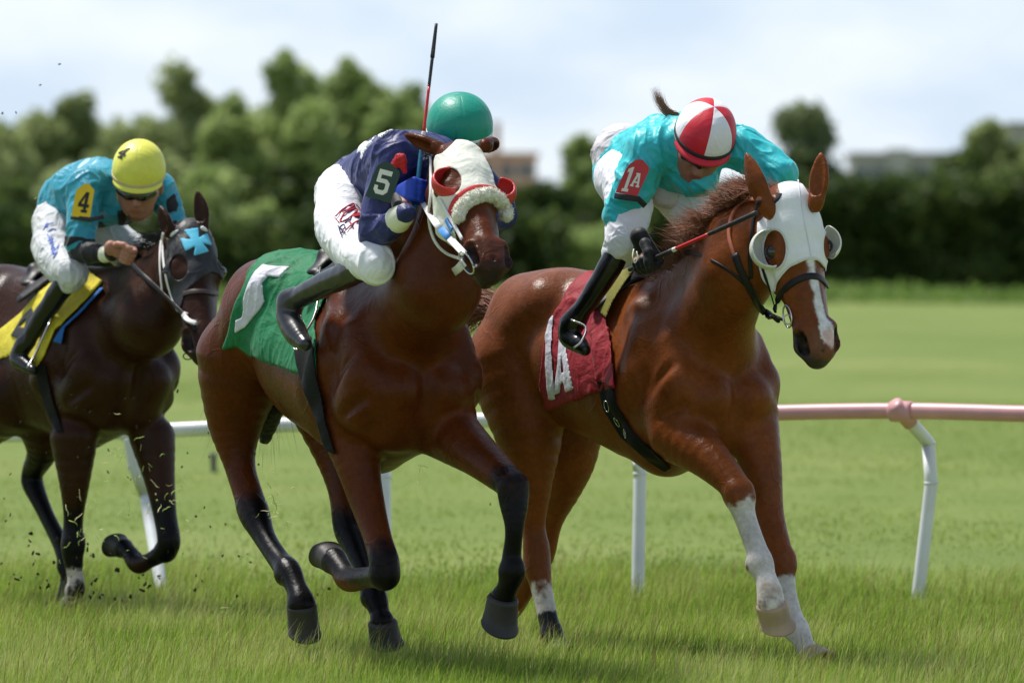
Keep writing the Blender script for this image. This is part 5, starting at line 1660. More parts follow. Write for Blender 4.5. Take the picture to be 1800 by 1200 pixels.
def helmet(c, v, f, radii, mats, order, parent, peak_mat, rimv=-.25, band=None, seams=True, peak=.035, name='helmet'):
    """silk-covered skull cap: u,f,v radii; panels by meridian; a separate peak"""
    v = unit(v); f = unit(f - v * (f @ v)); u = np.cross(f, v)
    if u @ RIGHT < 0: u = -u
    ru, rf_, rv = radii
    NL, NV = 96, 30
    amin = math.asin(rimv)
    V = []
    for j in range(NV + 1):
        el = amin + (math.pi / 2 - amin) * j / NV
        for i in range(NL):
            a = 2 * math.pi * i / NL
            k = 6
            seam = 1 - (.008 * math.exp(-((((a / (2 * math.pi) * k) + .5) % 1 - .5) / .025) ** 2) if seams else 0)
            flare = 1 + .02 * math.exp(-((el - amin) / .1) ** 2)
            ce = max(math.cos(el), 0) ** .92
            V.append(c + seam * flare * (u * ru * math.sin(a) * ce + f * rf_ * math.cos(a) * ce) + v * rv * math.sin(el) * seam)
    V = np.array(V)
    faces, mi = [], []
    for j in range(NV):
        for i in range(NL):
            faces.append((j * NL + i, j * NL + (i + 1) % NL, (j + 1) * NL + (i + 1) % NL, (j + 1) * NL + i)); mi.append(order[int(i / NL * 6) % len(order)])
    o0 = len(V)
    inner = c + (V[:NL] - c) * .93
    V = np.vstack([V, inner, [c + v * rv * .3]])
    for i in range(NL):
        faces.append((i, o0 + i, o0 + (i + 1) % NL, (i + 1) % NL)); mi.append(0)
        faces.append((o0 + i, o0 + NL, o0 + (i + 1) % NL)); mi.append(0)
    me = bpy.data.meshes.new(name); me.from_pydata([tuple(x) for x in V], [], faces)
    for m in mats: me.materials.append(m)
    me.polygons.foreach_set('material_index', np.array(mi, np.int32)); me.polygons.foreach_set('use_smooth', np.ones(len(faces), bool)); me.update()
    h = bpy.data.objects.new(name, me); scene.collection.objects.link(h); adopt(parent, h)
    # peak
    if peak:
        Vp, Qp = [], []
        n = 28
        for i in range(n + 1):
            a = R(-68 + 136 * i / n); w = math.cos(a * 90 / 72) ** .6 if abs(a) < R(72) else 0
            w = max(w, 0.02)
            ce = math.cos(amin) ** .92
            for j, (t, dz) in enumerate(((-.12, .010), (.3, .006), (.8, -.002), (1, -.008), (.98, -.013), (.5, -.006), (-.12, .0))):
                k = 1 + peak * w * t / rf_
                Vp.append(c + (u * ru * math.sin(a) * ce + f * rf_ * math.cos(a) * ce) * k + v * (rv * rimv + dz + .004))
        m_ = 7
        for i in range(n):
            for j in range(m_):
                j2 = (j + 1) % m_
                Qp.append((i * m_ + j, (i + 1) * m_ + j, (i + 1) * m_ + j2, i * m_ + j2))
        pk = mesh_from('peak', np.array(Vp), np.array(Qp), peak_mat); adopt(h, pk)
    if band is not None:
        bm_, el, wd = band
        pts, nn = [], []
        for i in range(73):
            a = 2 * math.pi * i / 72; ce = math.cos(el) ** .92
            d = u * ru * math.sin(a) * ce + f * rf_ * math.cos(a) * ce
            pts.append(c + d * 1.012 + v * rv * math.sin(el)); nn.append(unit(d))
        Vb, Qb = tube(np.array(pts), wd / 2, 10, (np.array(nn), .0022), caps=False)
        b = mesh_tubes('helmet_band', [(Vb, Qb)], bm_); adopt(h, b)
    return h, (c, u, f, v, ru, rf_, rv)

def on_cap(info, a, el, k=1.0):
    c, u, f, v, ru, rf_, rv = info
    ce = math.cos(el) ** .92
    return c + k * (u * ru * math.sin(a) * ce + f * rf_ * math.cos(a) * ce + v * rv * math.sin(el))

def garment(name, prims, h, mat, root, amp=.005, sc=12, d=(0, 0, 1), region=None, seed=0, stretch=.3, off=0.0, sm=2, ridge=True):
    o = solid(name, prims, h, mat, disp=folds(amp, sc, d, stretch, seed, ridge) if amp else None, sm=sm, region=region, offset=off)
    adopt(root, o); return o

def make_person(label, prims, loc, h=.0048, skin=(.36, .17, .11), paint=None, grp='jockeys riding the racehorses'):
    o = solid('person', prims, h, M_skin, paint=paint or [], base=skin, sm=1)
    thing_tag(o, label, 'person', grp)
    rebase(o, loc)
    return o

def whip(pts_mats, label, end_r=(.006, .004)):
    """pts_mats: list of (name, a, b, ra, rb, mat)"""
    root = None
    for i, (nm, a, b, ra, rb, m) in enumerate(pts_mats):
        n = 10
        pts = [a + (b - a) * t for t in np.linspace(0, 1, n)]
        V, Q = tube(np.array(pts), list(np.linspace(ra, rb, n)), 12)
        if i == 0:
            root = empty('whip', a, label, 'riding whip', 'riding whips held by the jockeys')
        o = mesh_tubes(nm, [(V, Q)], m); adopt(root, o)
    return root

def tag_plate(root, outline, D, letters, mat, lmat, th=.003, nrm=None, name='number_tag', strap_=None):
    """letters: list of (char, org, ex, ey) in photo pixels"""
    n = -FWD
    pl = prism(name, [outline], lambda x, y: P(x, y, D), n, th, mat, root)
    for ch, org, ex, ey in letters:
        lp = glyph_px(ch, org, ex, ey)
        o = prism('number', lp, lambda x, y: P(x, y, D - th - .0005), n, .0012, lmat, None)
        adopt_to(pl, root, o)
    return pl

def adopt_to(part, root, o):
    """sub-part: child of a part that itself hangs from a displaced root"""
    o.parent = part
    o.matrix_parent_inverse = __import__('mathutils').Matrix.Identity(4)

# all parts keep world coordinates; a part's own matrix is identity in the world
bits = []

# ============ jockey of the chestnut
fr = HORSES['A']['fr']
sk = Skull(P(1240, 234, 25.05), Cv(.24, .76, .60), Cv(-.06, -.62, .78), 1.20)
hip = fr.L(-.88, 0, 1.86)
hipR = J(fr, [(1112, 312, .12, 46)])[0]
legR = J(fr, [(1102, 320, .13, 42), (1106, 370, .20, 38), (1096, 420, .25, 31), (1084, 446, .26, 25)])
shinR = J(fr, [(1086, 440, .27, 22), (1066, 480, .30, 20), (1040, 520, .33, 18), (1014, 558, .35, 15.5)])
footR = J(fr, [(1006, 568, .36, 19), (1000, 590, .37, 18), (1016, 604, .37, 16), (1027, 614, .37, 11)])
armR = J(fr, [(1142, 262, .16, 34), (1112, 330, .22, 33), (1088, 378, .25, 28)])
foreR = J(fr, [(1088, 380, .25, 26), (1108, 410, .24, 22), (1126, 436, .22, 15)])
armL = J(fr, [(1304, 262, -.16, 33), (1345, 285, -.22, 33), (1368, 306, -.24, 30)])
foreL = J(fr, [(1368, 306, -.24, 28), (1350, 345, -.20, 22), (1335, 372, -.16, 15)])
torso = [(fr.pl(1105, 300, 0), .135), (fr.pl(1135, 280, 0), .135), (fr.pl(1175, 262, 0), .13), (fr.pl(1215, 262, 0), .115)]
yoke = [(armR[0][0], .07), ((armR[0][0] + armL[0][0]) / 2 + np.array([0, .03, .02]), .09), (armL[0][0], .07)]
wh_a, wh_b = P(1106, 474, 24.78), P(1330, 374, 24.30)
hc = P(1136, 461, 24.72)
wdir = unit(wh_b - wh_a)
hp, wr = fist(hc, wdir, Cv(.42, -.62, .1), 1.25, side=-1)
hand_sk = hp
bodyA = face_prims(sk) + leg(grow(torso, -.02), .05) + leg(grow(yoke, -.02), .04) + leg(grow(armR, -.016)) + leg(grow(foreR, -.012)) + leg(grow(armL, -.016)) + leg(grow(foreL, -.010)) + \
    leg(grow(legR, -.012)) + leg(mirr(fr, grow(legR, -.012), .55)) + leg(grow(shinR, -.008)) + leg(mirr(fr, grow(shinR, -.008), .7)) + leg(grow(footR, -.006)) + leg(mirr(fr, grow(footR, -.006), .8))
bodyA += [Cone(fr.pl(1105, 318, .06), fr.pl(1105, 318, -.06), .115, .115, .04), Cone(foreR[-1][0], wr, .026, .024, .02)] + hand_sk
hl = fr.pl(1322, 392, -.12); hl2, wl = fist(hl, fr.r, fr.f - fr.u * .3, 1.05)
bodyA += hl2 + [Cone(foreL[-1][0], wl, .026, .024, .02)]
bodyA += [Cone(sk(0, -.03, -.13), fr.pl(1215, 262, 0), .056, .07, .04)]
pj = make_person('jockey in turquoise silks and red and white cap riding the chestnut', bodyA, hip, paint=[
    (Cone(sk(-.03, .10, -.119), sk(.03, .10, -.119), .010, .010), (.30, .09, .07), .006)])
jacket = leg(grow(torso, .006), .05) + leg(grow(yoke, .004), .05) + leg(armR, .03) + leg(armL, .03) + leg([foreR[0], (foreR[0][0] * .6 + foreR[1][0] * .4, foreR[0][1])], .02) + leg(foreL[:2], .02)
jacket += [Cone(fr.pl(1180, 300, 0), fr.pl(1235, 318, 0), .09, .065, .05)]
garment('jacket', jacket, .0055, M_turq, pj, .011, 11, Cv(.5, -.8, 0), stretch=.3)
vest = [Cone(fr.pl(1098, 275, 0), fr.pl(1104, 300, 0), .135, .14, .05), Cone(fr.pl(1165, 325, .02), fr.pl(1170, 345, .02), .05, .05, .05), Cone(fr.pl(1135, 305, 0), fr.pl(1160, 325, 0), .09, .075, .05)]
garment('vest', vest, .0055, cloth('white undershirt', (.60, .56, .58), .7, .3, 60, .08, fold=.5), pj, .006, 14, Cv(.7, -.6, 0))
br = leg(legR, .03) + leg(mirr(fr, legR, .55), .03) + [Cone(fr.pl(1100, 312, .08), fr.pl(1100, 312, -.08), .125, .125, .04)]
garment('breeches', br, .0055, M_wcl, pj, .006, 15, Cv(.4, -.9, 0), seed=3)
for js, ft in ((shinR, footR), (mirr(fr, shinR, .7), mirr(fr, footR, .8))):
    garment('boot', leg(js, .02) + leg(ft, .02) + [Cone(js[-1][0], ft[0][0], ft[0][1] * .9, ft[0][1], .03)], .0045, M_boot, pj, .0025, 18, Cv(.4, -.9, 0), stretch=1, ridge=False)
garment('sleeve_cuff', leg(grow([(foreR[0][0] * .75 + foreR[1][0] * .25, foreR[0][1])] + foreR[1:], .001), .02), .0045, cloth('white cuff', (.74, .72, .68), .6, .3, 60, .05, fold=.4), pj, .0035, 22, Cv(.5, -.8, 0))
tipc = unit(Cv(1, .5, 0))
gl = [Cone(foreR[-1][0], wr, .0305, .028, .02)] + [Cone(p.a, p.b, p.ra + .0032, p.rb + .0032, p.k) for p in fist(hc, wdir, Cv(.42, -.62, .1), 1.25, tips=False, side=-1)[0]]
garment('glove', gl, .0035, M_glovek, pj, 0)
V, Q = tube(spline([P(1114, 438, 24.66), P(1112, 452, 24.64), P(1116, 462, 24.64), P(1121, 452, 24.64), P(1119, 442, 24.65)], 16), .0028, 6); adopt(pj, mesh_tubes('glove_strap', [(V, Q)], M_cream))
helmet(sk.c, sk.v, sk.f, (.122, .152, .132), [M_shell['red'], M_shell['white']], [1, 0, 1, 0, 1, 0], pj, M_shell['red'], rimv=-.22, band=(M_band, R(-4), .017), peak=.028)
gg = [Cone(sk(-.052, .076, -.055), sk(0, .104, -.055), .019, .018, .01), Cone(sk(.052, .076, -.055), sk(0, .104, -.055), .019, .018, .01)]
garment('goggles', gg, .0035, M_goggle, pj, 0)
hp_ = sk(0, -.13, .02)
rs = np.random.RandomState(3)
pt = spline([P(1200, 200, 25.2), P(1182, 200, 25.25), P(1166, 204, 25.3)], 10)
hs = strands('hair', np.array([P(1190, 203, 25.2) + rs.normal(0, .006, 3) for _ in range(260)]), np.array([Cv(-1, .15, 0)] * 260), .10 + .06 * rs.rand(260), M_hair, pj, .0014, Cv(.4, 2.2, 0), seg=8, spread=.08)
Dt = surf(jacket, 1105, 320, .006, 23, 26)[0] @ FWD - .02
tag_plate(pj, [(1120, 280), (1130, 281), (1141, 294), (1140, 302), (1120, 345), (1082, 338), (1100, 297), (1107, 288)], Dt - .012,
    [('1', (1086, 335), (21, 3), (15, -43)), ('A', (1107, 327), (16, 3), (8, -24))], M_tagr, M_ivory)
V, Q = tube(np.array([P(1080, 344, Dt), P(1100, 347, Dt - .012), P(1122, 350, Dt - .01), P(1134, 362, Dt + .03)]), .012, 10, (-FWD, .002)); adopt(pj, mesh_tubes('arm_band', [(V, Q)], M_band))
V, Q = tube(spline([P(1004, 562, 25.0), P(1030, 575, 24.96), P(1022, 600, 24.92), P(1008, 612, 24.92)], 12), .0045, 8); 
st = mesh_tubes('stirrup', [(V, Q)], M_steel); adopt(HORSES['A']['root'], st)
def wp(t): return wh_a + (wh_b - wh_a) * t
whip([('handle', wp(0), wp(.35), .0085, .0095, M_grip), ('collar', wp(.35), wp(.375), .0098, .0085, M_ivory), ('shaft', wp(.375), wp(.63), .0075, .0068, M_redw), ('collar', wp(.63), wp(.66), .008, .008, M_grip), ('flap', wp(.66), wp(1.0), .0085, .0105, M_grip)],
     'black and red whip held level by the jockey in turquoise')

# ============ jockey of the bay
fr = HORSES['B']['fr']
sk = Skull(P(808, 220, 24.42), Cv(.02, .93, .36), Cv(.1, -.36, .93), 1.12)
legR = J(fr, [(605, 350, .13, 46), (600, 400, .20, 44), (628, 440, .25, 40), (655, 458, .27, 36), (662, 470, .27, 30)])
shinR = J(fr, [(640, 470, .28, 24), (605, 484, .30, 23), (560, 505, .33, 21), (518, 526, .36, 18)])
footR = J(fr, [(510, 533, .37, 24), (508, 560, .38, 22), (522, 588, .38, 19), (536, 604, .38, 12)])
armR = J(fr, [(698, 272, .16, 36), (678, 340, .22, 31), (660, 400, .26, 29), (655, 410, .26, 26)])
foreR = J(fr, [(655, 410, .26, 26), (680, 402, .25, 23), (700, 386, .23, 16.5), (714, 374, .22, 14.5)])
armL = J(fr, [(825, 300, -.16, 30), (868, 345, -.22, 28), (884, 378, -.24, 24)])
foreL = J(fr, [(884, 378, -.24, 23), (865, 390, -.18, 18), (845, 400, -.12, 14)])
torso = [(fr.pl(634, 335, 0), .125), (fr.pl(668, 308, 0), .130), (fr.pl(712, 294, 0), .13), (fr.pl(765, 300, 0), .115)]
yoke = [(armR[0][0], .075), ((armR[0][0] + armL[0][0]) / 2 + np.array([0, .05, -.01]), .08), (armL[0][0], .06)]
hc = P(733, 338, 24.02); wa, wb = P(728, 374, 24.03), P(767, 42, 24.25)
wdir = unit(wb - wa)
hp, wr = fist(hc, wdir, Cv(.5, .55, .45), 1.12, side=1)
bodyB = face_prims(sk) + leg(grow(torso, -.02), .05) + leg(grow(yoke, -.02), .04) + leg(grow(armR, -.016)) + leg(grow(foreR, -.010)) + leg(grow(armL, -.016)) + leg(grow(foreL, -.010)) + \
    leg(grow(legR, -.012)) + leg(mirr(fr, grow(legR, -.012), .5)) + leg(grow(shinR, -.008)) + leg(mirr(fr, grow(shinR, -.008), .6)) + leg(grow(footR, -.006)) + leg(mirr(fr, grow(footR, -.006), .7))
bodyB += [Cone(fr.pl(615, 345, .06), fr.pl(615, 345, -.06), .115, .115, .04), Cone(foreR[-1][0], wr, .026, .024, .02), Cone(sk(0, -.03, -.13), torso[-1][0], .056, .07, .04)] + hp
hl = fr.pl(838, 398, -.10); hl2, wl = fist(hl, fr.r, fr.f - fr.u * .3, 1.05)
bodyB += hl2 + [Cone(foreL[-1][0], wl, .026, .024, .02)]
pj = make_person('jockey in navy silks with white stars and green cap riding the bay', bodyB, fr.L(-.9, 0, 1.8), skin=(.30, .14, .09))
jacket = leg(grow(torso, .006), .05) + leg(grow(yoke, .004), .05) + leg(armR, .03) + leg(armL, .03) + leg(foreR, .02) + leg(foreL[:2], .02)
jdisp = folds(.011, 10, Cv(.75, .6, 0), .25, 2)
o = solid('jacket', jacket, .0055, M_navy, disp=jdisp, sm=2); adopt(pj, o)
star = [(642, 249), (647, 250), (651, 247), (662, 237), (653, 251), (656, 251), (647, 260), (641, 269), (635, 283), (634, 265), (627, 272), (632, 258), (636, 251)]
st2 = [(664, 240), (684, 222), (700, 212), (716, 212), (702, 224), (684, 233), (670, 243)]
bxj = prim_bounds(jacket)
adopt(pj, solid('star', jacket, .0045, M_wlet, region=px_region([star]), offset=.003, disp=jdisp, sm=2, box=bxj))
adopt(pj, solid('star', jacket, .0045, M_wlet, region=px_region([st2]), offset=.003, disp=jdisp, sm=2, box=bxj))
br = leg(legR, .03) + leg(mirr(fr, legR, .5), .03) + [Cone(fr.pl(612, 345, .07), fr.pl(612, 345, -.07), .130, .130, .05)]
brB = garment('breeches', br, .0055, M_wcl, pj, .0065, 14, Cv(.3, -.9, 0), seed=3)
for js, ft in ((shinR, footR), (mirr(fr, shinR, .6), mirr(fr, footR, .7))):
    garment('boot', leg(js, .02) + leg(ft, .02) + [Cone(js[-1][0], ft[0][0], ft[0][1] * .8, ft[0][1] * .9, .02)], .0045, M_bootg, pj, .003, 16, Cv(.4, -.9, 0), stretch=1, ridge=False)
garment('wristband', [Cone(foreR[2][0], foreR[2][0] * .55 + foreR[3][0] * .45, foreR[2][1] + .016, foreR[3][1] + .015, .01)], .0035, M_cream, pj, 0, region=None)
garment('glove_cuff', [Cone(foreR[2][0] * .3 + foreR[3][0] * .7, wr, .034, .033, .02)], .0035, M_glovek, pj, 0)
gl = [Cone(wr, wr * .5 + hc * .5, .030, .030, .02)] + [Cone(p.a, p.b, p.ra + .0032, p.rb + .0032, p.k) for p in hp]
garment('glove', gl, .0035, M_gloveb, pj, 0)
helmet(sk.c, sk.v, sk.f, (.129, .145, .126), [M_shell['green']], [0], pj, M_shell['green'], rimv=-.30, band=(M_wlet, R(-13), .022), peak=.03)
Dt = surf(jacket, 668, 322, .008, 23, 26)[0] @ FWD - .035
tag_plate(pj, [(676, 284), (691, 289), (697, 297), (702, 301), (703, 308), (686, 357), (642, 345), (656, 306), (664, 290)], Dt,
    [('5', (653, 338), (27, 7), (13, -42))], M_tagg, M_ivory)
garment('ribbon', [Cone(P(694, 290, Dt + .01), P(704, 280, Dt + .01), .016, .022, .01), Cone(P(704, 280, Dt + .01), P(712, 302, Dt + .01), .022, .010, .01)], .004, M_redsc, pj, .004, 40, Cv(.3, -.9, 0))
V, Q = tube(spline([P(563, 470, 24.9), P(556, 545, 24.72), P(536, 585, 24.66), P(517, 611, 24.66), P(524, 614, 24.64)], 14), .0045, 8); adopt(HORSES['B']['root'], mesh_tubes('stirrup', [(V, Q)], M_steel))
# lettering down the thigh
def surf_tube(name, prims, path, r, mat, root, off, n=20, D0=23, D1=27):
    sp = spline(path, n) if len(path) > 2 else np.array(path)
    res = [surf(prims, x, y, off, D0, D1) for x, y in sp]
    V, Q = tube(np.array([a for a, b in res]), r, 8, (np.array([b for a, b in res]), .0022)); return V, Q
def letters(prims, paths, r, mat, root, off=.005, name='lettering', D0=23, D1=27):
    parts = [surf_tube('x', prims, p, r, mat, root, off, max(8, 3 * len(p)), D0, D1) for p in paths]
    o = mesh_tubes(name, parts, mat); adopt(root, o)
letters(br, [[(590, 380), (602, 368), (620, 358), (622, 362), (612, 368), (602, 372)],
             [(598, 387), (606, 374), (622, 367), (628, 369), (624, 374), (612, 384), (600, 389), (598, 387)],
             [(608, 404), (614, 398), (618, 395), (625, 390), (634, 386)], [(615, 390), (620, 398)]], .0036, M_logor, pj)
letters(br, [[(594, 397), (602, 404), (600, 409), (596, 401), (604, 394), (606, 400), (600, 405)], [(606, 392), (612, 388), (618, 383)], [(598, 410), (601, 413)]], .0022, M_logon, pj)
letters(br, [[(621, 380), (628, 378), (634, 376)]], .009, M_redsc, pj, name='emblem')
letters(br, [[(588, 382), (596, 391)], [(603, 404), (607, 409)], [(626, 360), (632, 366), (637, 374)]], .0018, M_logor, pj)
def wp(t): return wa + (wb - wa) * t
whip([('handle', wp(-.02), wp(.40), .010, .0085, M_bluw), ('collar', wp(.40), wp(.425), .0085, .0085, M_ivory), ('shaft', wp(.425), wp(.665), .0062, .0058, M_redw), ('shaft', wp(.665), wp(.82), .0062, .0066, M_grip), ('flap', wp(.82), wp(1.0), .0088, .0060, M_grip)],
     'upright black and red whip raised by the jockey in navy')
# ============ jockey of the dark bay
fr = HORSES['C']['fr']
sk = Skull(P(244, 297, 28.32), Cv(.05, .87, .48), Cv(-.04, -.46, .88), 1.24)
legR = J(fr, [(96, 405, .13, 34), (92, 440, .20, 32), (112, 470, .25, 30), (126, 480, .27, 26), (124, 494, .27, 20)])
shinR = J(fr, [(112, 500, .28, 20), (92, 530, .30, 18), (66, 570, .33, 16), (50, 598, .35, 13)])
footR = J(fr, [(42, 606, .36, 15), (32, 628, .37, 16), (44, 640, .37, 14), (58, 650, .37, 9)])
armR = J(fr, [(152, 328, .16, 30), (145, 385, .22, 26), (140, 432, .25, 22)])
foreR = J(fr, [(140, 440, .25, 20), (160, 444, .24, 19), (184, 447, .22, 13), (196, 447, .21, 11.5)])
armL = J(fr, [(274, 330, -.18, 26), (298, 368, -.22, 22), (304, 398, -.22, 19)])
foreL = J(fr, [(304, 398, -.22, 18), (290, 430, -.16, 16), (265, 445, -.10, 12)])
torso = [(fr.pl(122, 362, 0), .135), (fr.pl(150, 340, 0), .138), (fr.pl(186, 338, 0), .135), (fr.pl(208, 352, 0), .095)]
yoke = [(armR[0][0], .075), ((armR[0][0] + armL[0][0]) / 2 + np.array([0, .10, .0]), .08), (armL[0][0], .07)]
hc = P(224, 449, 27.95)
hp, wr = fist(hc, Cv(.35, .9, .2), Cv(.95, -.35, .1), 1.05, side=-1)
bodyC = face_prims(sk) + leg(grow(torso, -.02), .05) + leg(grow(yoke, -.02), .04) + leg(grow(armR, -.016)) + leg(grow(foreR, -.008)) + leg(grow(armL, -.016)) + leg(grow(foreL, -.008)) + \
    leg(grow(legR, -.012)) + leg(mirr(fr, grow(legR, -.012))) + leg(grow(shinR, -.008)) + leg(mirr(fr, grow(shinR, -.008))) + leg(grow(footR, -.006)) + leg(mirr(fr, grow(footR, -.006)))
bodyC += [Cone(fr.pl(108, 392, .06), fr.pl(108, 392, -.06), .115, .115, .04), Cone(foreR[-1][0], wr, .026, .024, .02), Cone(sk(0, -.03, -.13), torso[-1][0], .056, .07, .04)] + hp
hl2, wl = fist(fr.pl(258, 452, -.08), fr.r, fr.f - fr.u * .3, 1.05)
bodyC += hl2 + [Cone(foreL[-1][0], wl, .026, .024, .02)]
pj = make_person('jockey in blue and black silks and yellow cap with dark goggles', bodyC, fr.L(-.9, 0, 1.8), h=.0052, skin=(.34, .15, .10), paint=[
    (Cone(sk(-.03, .10, -.119), sk(.03, .10, -.119), .010, .010), (.32, .08, .06), .006)])
jacket = leg(grow(torso, .006), .05) + leg(grow(yoke, .004), .05) + leg(armR, .03) + leg(armL, .03) + leg(foreL[:2], .02)
jd = folds(.010, 10, Cv(.75, .6, 0), .25, 6)
adopt(pj, solid('jacket', jacket, .006, M_teal, disp=jd, sm=2))
bxj = prim_bounds(jacket)
blk = [[(112, 414), (140, 416), (168, 420), (166, 432), (140, 424), (116, 434)], [(206, 370), (222, 366), (236, 372), (244, 384), (240, 398), (262, 402), (262, 414), (214, 416), (180, 408), (166, 396), (172, 388), (190, 398), (208, 400)], [(292, 354), (306, 340), (314, 360), (308, 372), (294, 376)], [(262, 402), (290, 396), (310, 386), (312, 396), (290, 410), (262, 414)]]
adopt(pj, solid('jacket_trim', jacket, .005, M_black, region=px_region(blk), offset=.003, disp=jd, sm=2, box=bxj))
garment('undersleeve', leg([(armR[-1][0] * .7 + foreR[0][0] * .3, foreR[0][1] * 1.02)] + foreR, .02), .005, M_black, pj, .004, 20, Cv(.2, -1, 0))
br = leg(legR, .03) + leg(mirr(fr, legR), .03) + [Cone(fr.pl(104, 392, .07), fr.pl(104, 392, -.07), .120, .120, .05)]
garment('breeches', br, .0055, M_wdirty, pj, .0065, 14, Cv(.3, -.9, 0), seed=9)
for js, ft in ((shinR, footR), (mirr(fr, shinR), mirr(fr, footR))):
    garment('boot', leg(js, .02) + leg(ft, .02) + [Cone(js[-1][0], ft[0][0], ft[0][1] * .8, ft[0][1] * .9, .02)], .005, M_boot, pj, .003, 16, Cv(.4, -.9, 0), stretch=1, ridge=False)
garment('wristband', [Cone(foreR[2][0] * .9 + foreR[3][0] * .1, foreR[2][0] * .4 + foreR[3][0] * .6, foreR[2][1] + .006, foreR[2][1] + .002, .01)], .004, M_cream, pj, 0)
garment('wrist_strap', [Cone(foreR[3][0], foreR[3][0] * .6 + wr * .4, foreR[3][1] + .003, foreR[3][1] + .002, .01)], .004, M_glovek, pj, 0)
hm, info = helmet(sk.c, sk.v, sk.f, (.120, .138, .132), [M_shell['yellow']], [0], pj, M_shell['yellow'], rimv=-.28, band=(plain('tan band', (.55, .45, .25), .6, .3), R(-9), .015), peak=.024)
lp4 = GLYPH['4']
def capmap(x, y): return on_cap(info, R(-62 + 34 * (x - .5) + 8 * y), R(32 + 30 * y + 6 * x), 1.008)
o = prism('number', lp4, capmap, on_cap(info, R(-64), R(48)) - info[0], .002, M_blk, pj)
garment('goggles', [Cone(sk(-.056, .074, -.052), sk(-.028, .100, -.056), .024, .024, .01), Cone(sk(.056, .074, -.052), sk(.028, .100, -.056), .024, .024, .01), Cone(sk(-.028, .100, -.056), sk(.028, .100, -.056), .022, .022, .01)], .004, M_goggle, pj, 0)
V, Q = tube(np.array([sk(-.078, .0, -.03), sk(-.070, .03, -.10), sk(-.03, .06, -.16)]), .008, 8, (-FWD, .002)); adopt(pj, mesh_tubes('chin_strap', [(V, Q)], M_tagy))
Dt = surf(jacket, 146, 355, .008, 26, 30)[0] @ FWD - .03
tag_plate(pj, [(148, 323), (157, 323), (160, 328), (166, 334), (158, 384), (125, 380), (134, 334), (142, 328)], Dt,
    [('4', (134, 372), (20, 3), (8, -36))], M_tagy, M_blk)
V, Q = tube(np.array([P(124, 382, Dt + .01), P(142, 384, Dt - .004), P(160, 386, Dt - .004), P(182, 381, Dt + .03)]), .010, 10, (-FWD, .002)); adopt(pj, mesh_tubes('arm_band', [(V, Q)], M_band))
sig = [[(76, 404), (80, 396), (83, 392), (82, 400)], [(82, 394), (94, 392)], [(84, 408), (92, 402), (98, 404)], [(83, 412), (88, 420), (84, 424)], [(86, 420), (92, 416), (88, 428)], [(87, 428), (93, 424), (90, 434), (95, 430)], [(89, 438), (95, 434), (91, 444), (97, 438)], [(104, 430), (92, 446), (98, 444), (94, 452)], [(96, 448), (100, 442), (93, 454)]]
letters(br, sig, .0022, M_pen, pj, name='signature', D0=27, D1=30)
V, Q = tube(spline([P(90, 560, 28.3), P(60, 625, 28.2), P(48, 645, 28.15)], 10), .004, 8); adopt(HORSES['C']['root'], mesh_tubes('stirrup', [(V, Q)], M_steel))
# ------------------------------------------------------------------ turf thrown up by the hooves
M_soil = cloth('soil', (.035, .028, .018), .95, .8, 200, .3, .1, 0)
M_clip = cloth('grass clipping', (.45, .60, .15), .7, .3, 100, .3, .2, 0)
M_straw = cloth('dry grass clipping', (.70, .62, .32), .7, .3, 100, .3, .2, 0)
rs = np.random.RandomState(42)
def clod_mesh(seed):
    r = np.random.RandomState(seed)
    q = []
    pts = [(0, 0, 0), tuple(r.normal(0, .45, 3)), tuple(r.normal(0, .5, 3))]
    pr = [Cone(np.array(a), np.array(a) * .6, .8, .6, .3) for a in pts]
    V, Q = nets(*field(pr, (-2.2,) * 3, (2.2,) * 3, .28))
    V = V * (1 + .15 * vnoise(V, 1.6)[:, None])
    me = bpy.data.meshes.new('turf_clod'); me.from_pydata([tuple(v) for v in V], [], [tuple(int(a) for a in f) for f in Q]); me.materials.append(M_soil); me.update()
    return me
BIG_, _b = BIG, None
cm = [clod_mesh(s) for s in range(4)]
spots = [(53, 937, 4), (50, 958, 2), (207, 1003, 4), (250, 1037, 4), (250, 1010, 2.5), (125, 903, 2), (345, 908, 2), (18, 833, 2), (330, 795, 2), (205, 998, 3), (420, 978, 2), (58, 971, 3), (36, 1015, 2),
         (190, 830, 2), (300, 872, 2), (560, 790, 2), (548, 786, 2.5), (885, 905, 2.5), (862, 885, 2), (105, 113, 2), (70, 150, 1.8), (28, 198, 1.8), (5, 200, 2), (420, 780, 2), (455, 815, 2), (90, 1070, 6), (98, 1075, 5), (130, 1074, 4), (382, 1082, 6), (372, 1078, 5), (395, 1088, 4), (235, 700, 2), (345, 1010, 2), (10, 915, 2), (370, 925, 2)]
for i in range(70): spots.append((rs.uniform(0, 440), rs.uniform(680, 1060), rs.uniform(1.2, 2.8)))
for i in range(35): spots.append((rs.normal(150, 60), rs.normal(1010, 40), rs.uniform(1.5, 4)))
for i in range(25): spots.append((rs.normal(560, 60), rs.normal(1040, 40), rs.uniform(1.2, 3)))
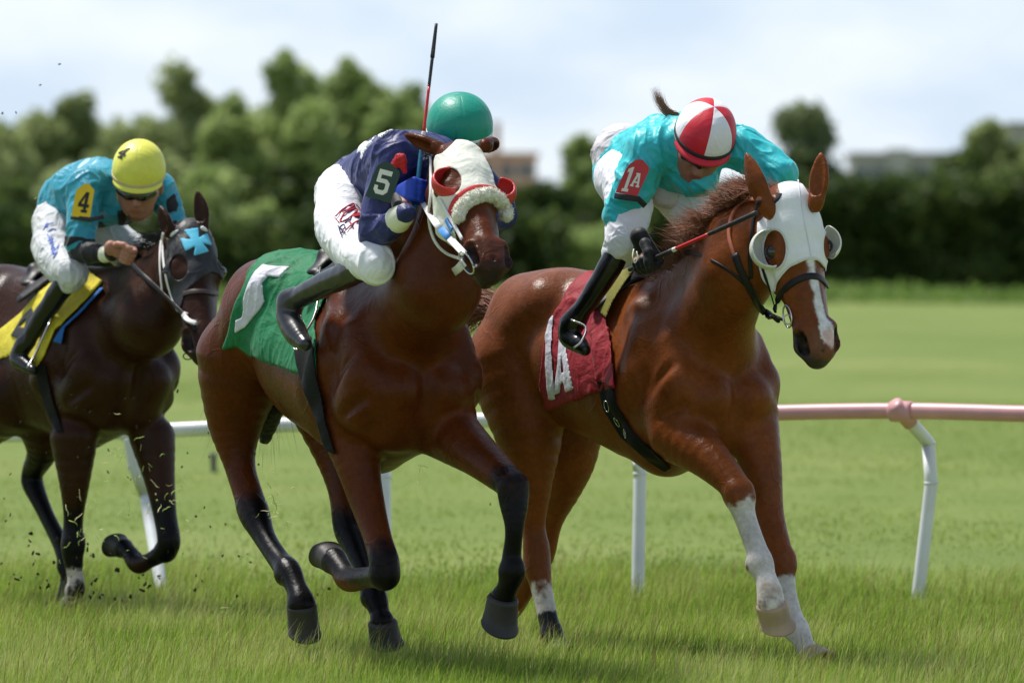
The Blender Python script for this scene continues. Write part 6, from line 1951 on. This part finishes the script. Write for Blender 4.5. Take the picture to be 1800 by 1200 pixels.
for i, (x, y, r) in enumerate(spots):
    o = bpy.data.objects.new('turf_clod', cm[i % 4]); scene.collection.objects.link(o)
    D = rs.uniform(27.2, 27.9)
    if y > 1060: D = 17316 / (y - 472 + 6)
    o.location = P(x, y, D); s = r * D / F_PX / 1.1; o.scale = (s, s * .8, s * rs.uniform(.6, 1.1)); o.rotation_euler = rs.rand(3) * 6
    thing_tag(o, 'small dark clod of turf kicked up into the air by the hooves', 'clod', 'clods of turf in the air')
def clip_mesh(seed):
    r = np.random.RandomState(seed)
    p = [np.zeros(3)]
    d = unit(r.normal(0, 1, 3))
    for _ in range(6):
        d = unit(d + r.normal(0, .35, 3)); p.append(p[-1] + d / 6)
    V, Q = tube(np.array(p), [.02, .035, .035, .03, .03, .02, .01], 4)
    ob = mesh_tubes('grass_clipping', [(V, Q)], M_clip if seed % 2 else M_straw); me = ob.data; bpy.data.objects.remove(ob)
    return me
kl = [clip_mesh(s) for s in range(6)]
EXTRA = [(rs.normal(x, 28), rs.normal(y, 30), rs.uniform(10, 24)) for x, y, n in ((225, 800, 14), (150, 930, 16), (290, 890, 14), (480, 890, 12)) for _ in range(n)]
cs = [(205, 790, 20), (216, 800, 22), (208, 793, 18), (226, 775, 14), (190, 812, 14), (155, 885, 16), (162, 896, 18), (170, 884, 16), (142, 950, 20), (136, 944, 18), (146, 935, 22), (139, 958, 16), (262, 885, 26), (275, 880, 24), (268, 900, 20), (300, 890, 22), (305, 878, 20), (296, 866, 18), (345, 945, 14), (340, 935, 16),
      (478, 880, 30), (486, 895, 34), (492, 905, 26), (480, 870, 22), (505, 915, 16), (178, 950, 12), (240, 955, 12), (222, 968, 14), (250, 978, 12), (245, 835, 16), (238, 838, 14), (190, 845, 10), (745, 815, 22), (752, 822, 24), (735, 850, 14), (400, 1075, 16), (388, 1068, 20), (60, 350, 16), (72, 365, 14)]
for i, (x, y, L_) in enumerate(cs + EXTRA):
    o = bpy.data.objects.new('grass_clipping', kl[i % 6]); scene.collection.objects.link(o)
    D = 27.3 if x < 450 else 24.0
    o.location = P(x, y, D); s = L_ * D / F_PX; o.scale = (s, s, s); o.rotation_euler = rs.rand(3) * 6
    thing_tag(o, 'thin torn blade of grass flying up around the galloping legs', 'grass blade', 'torn blades of grass in the air')
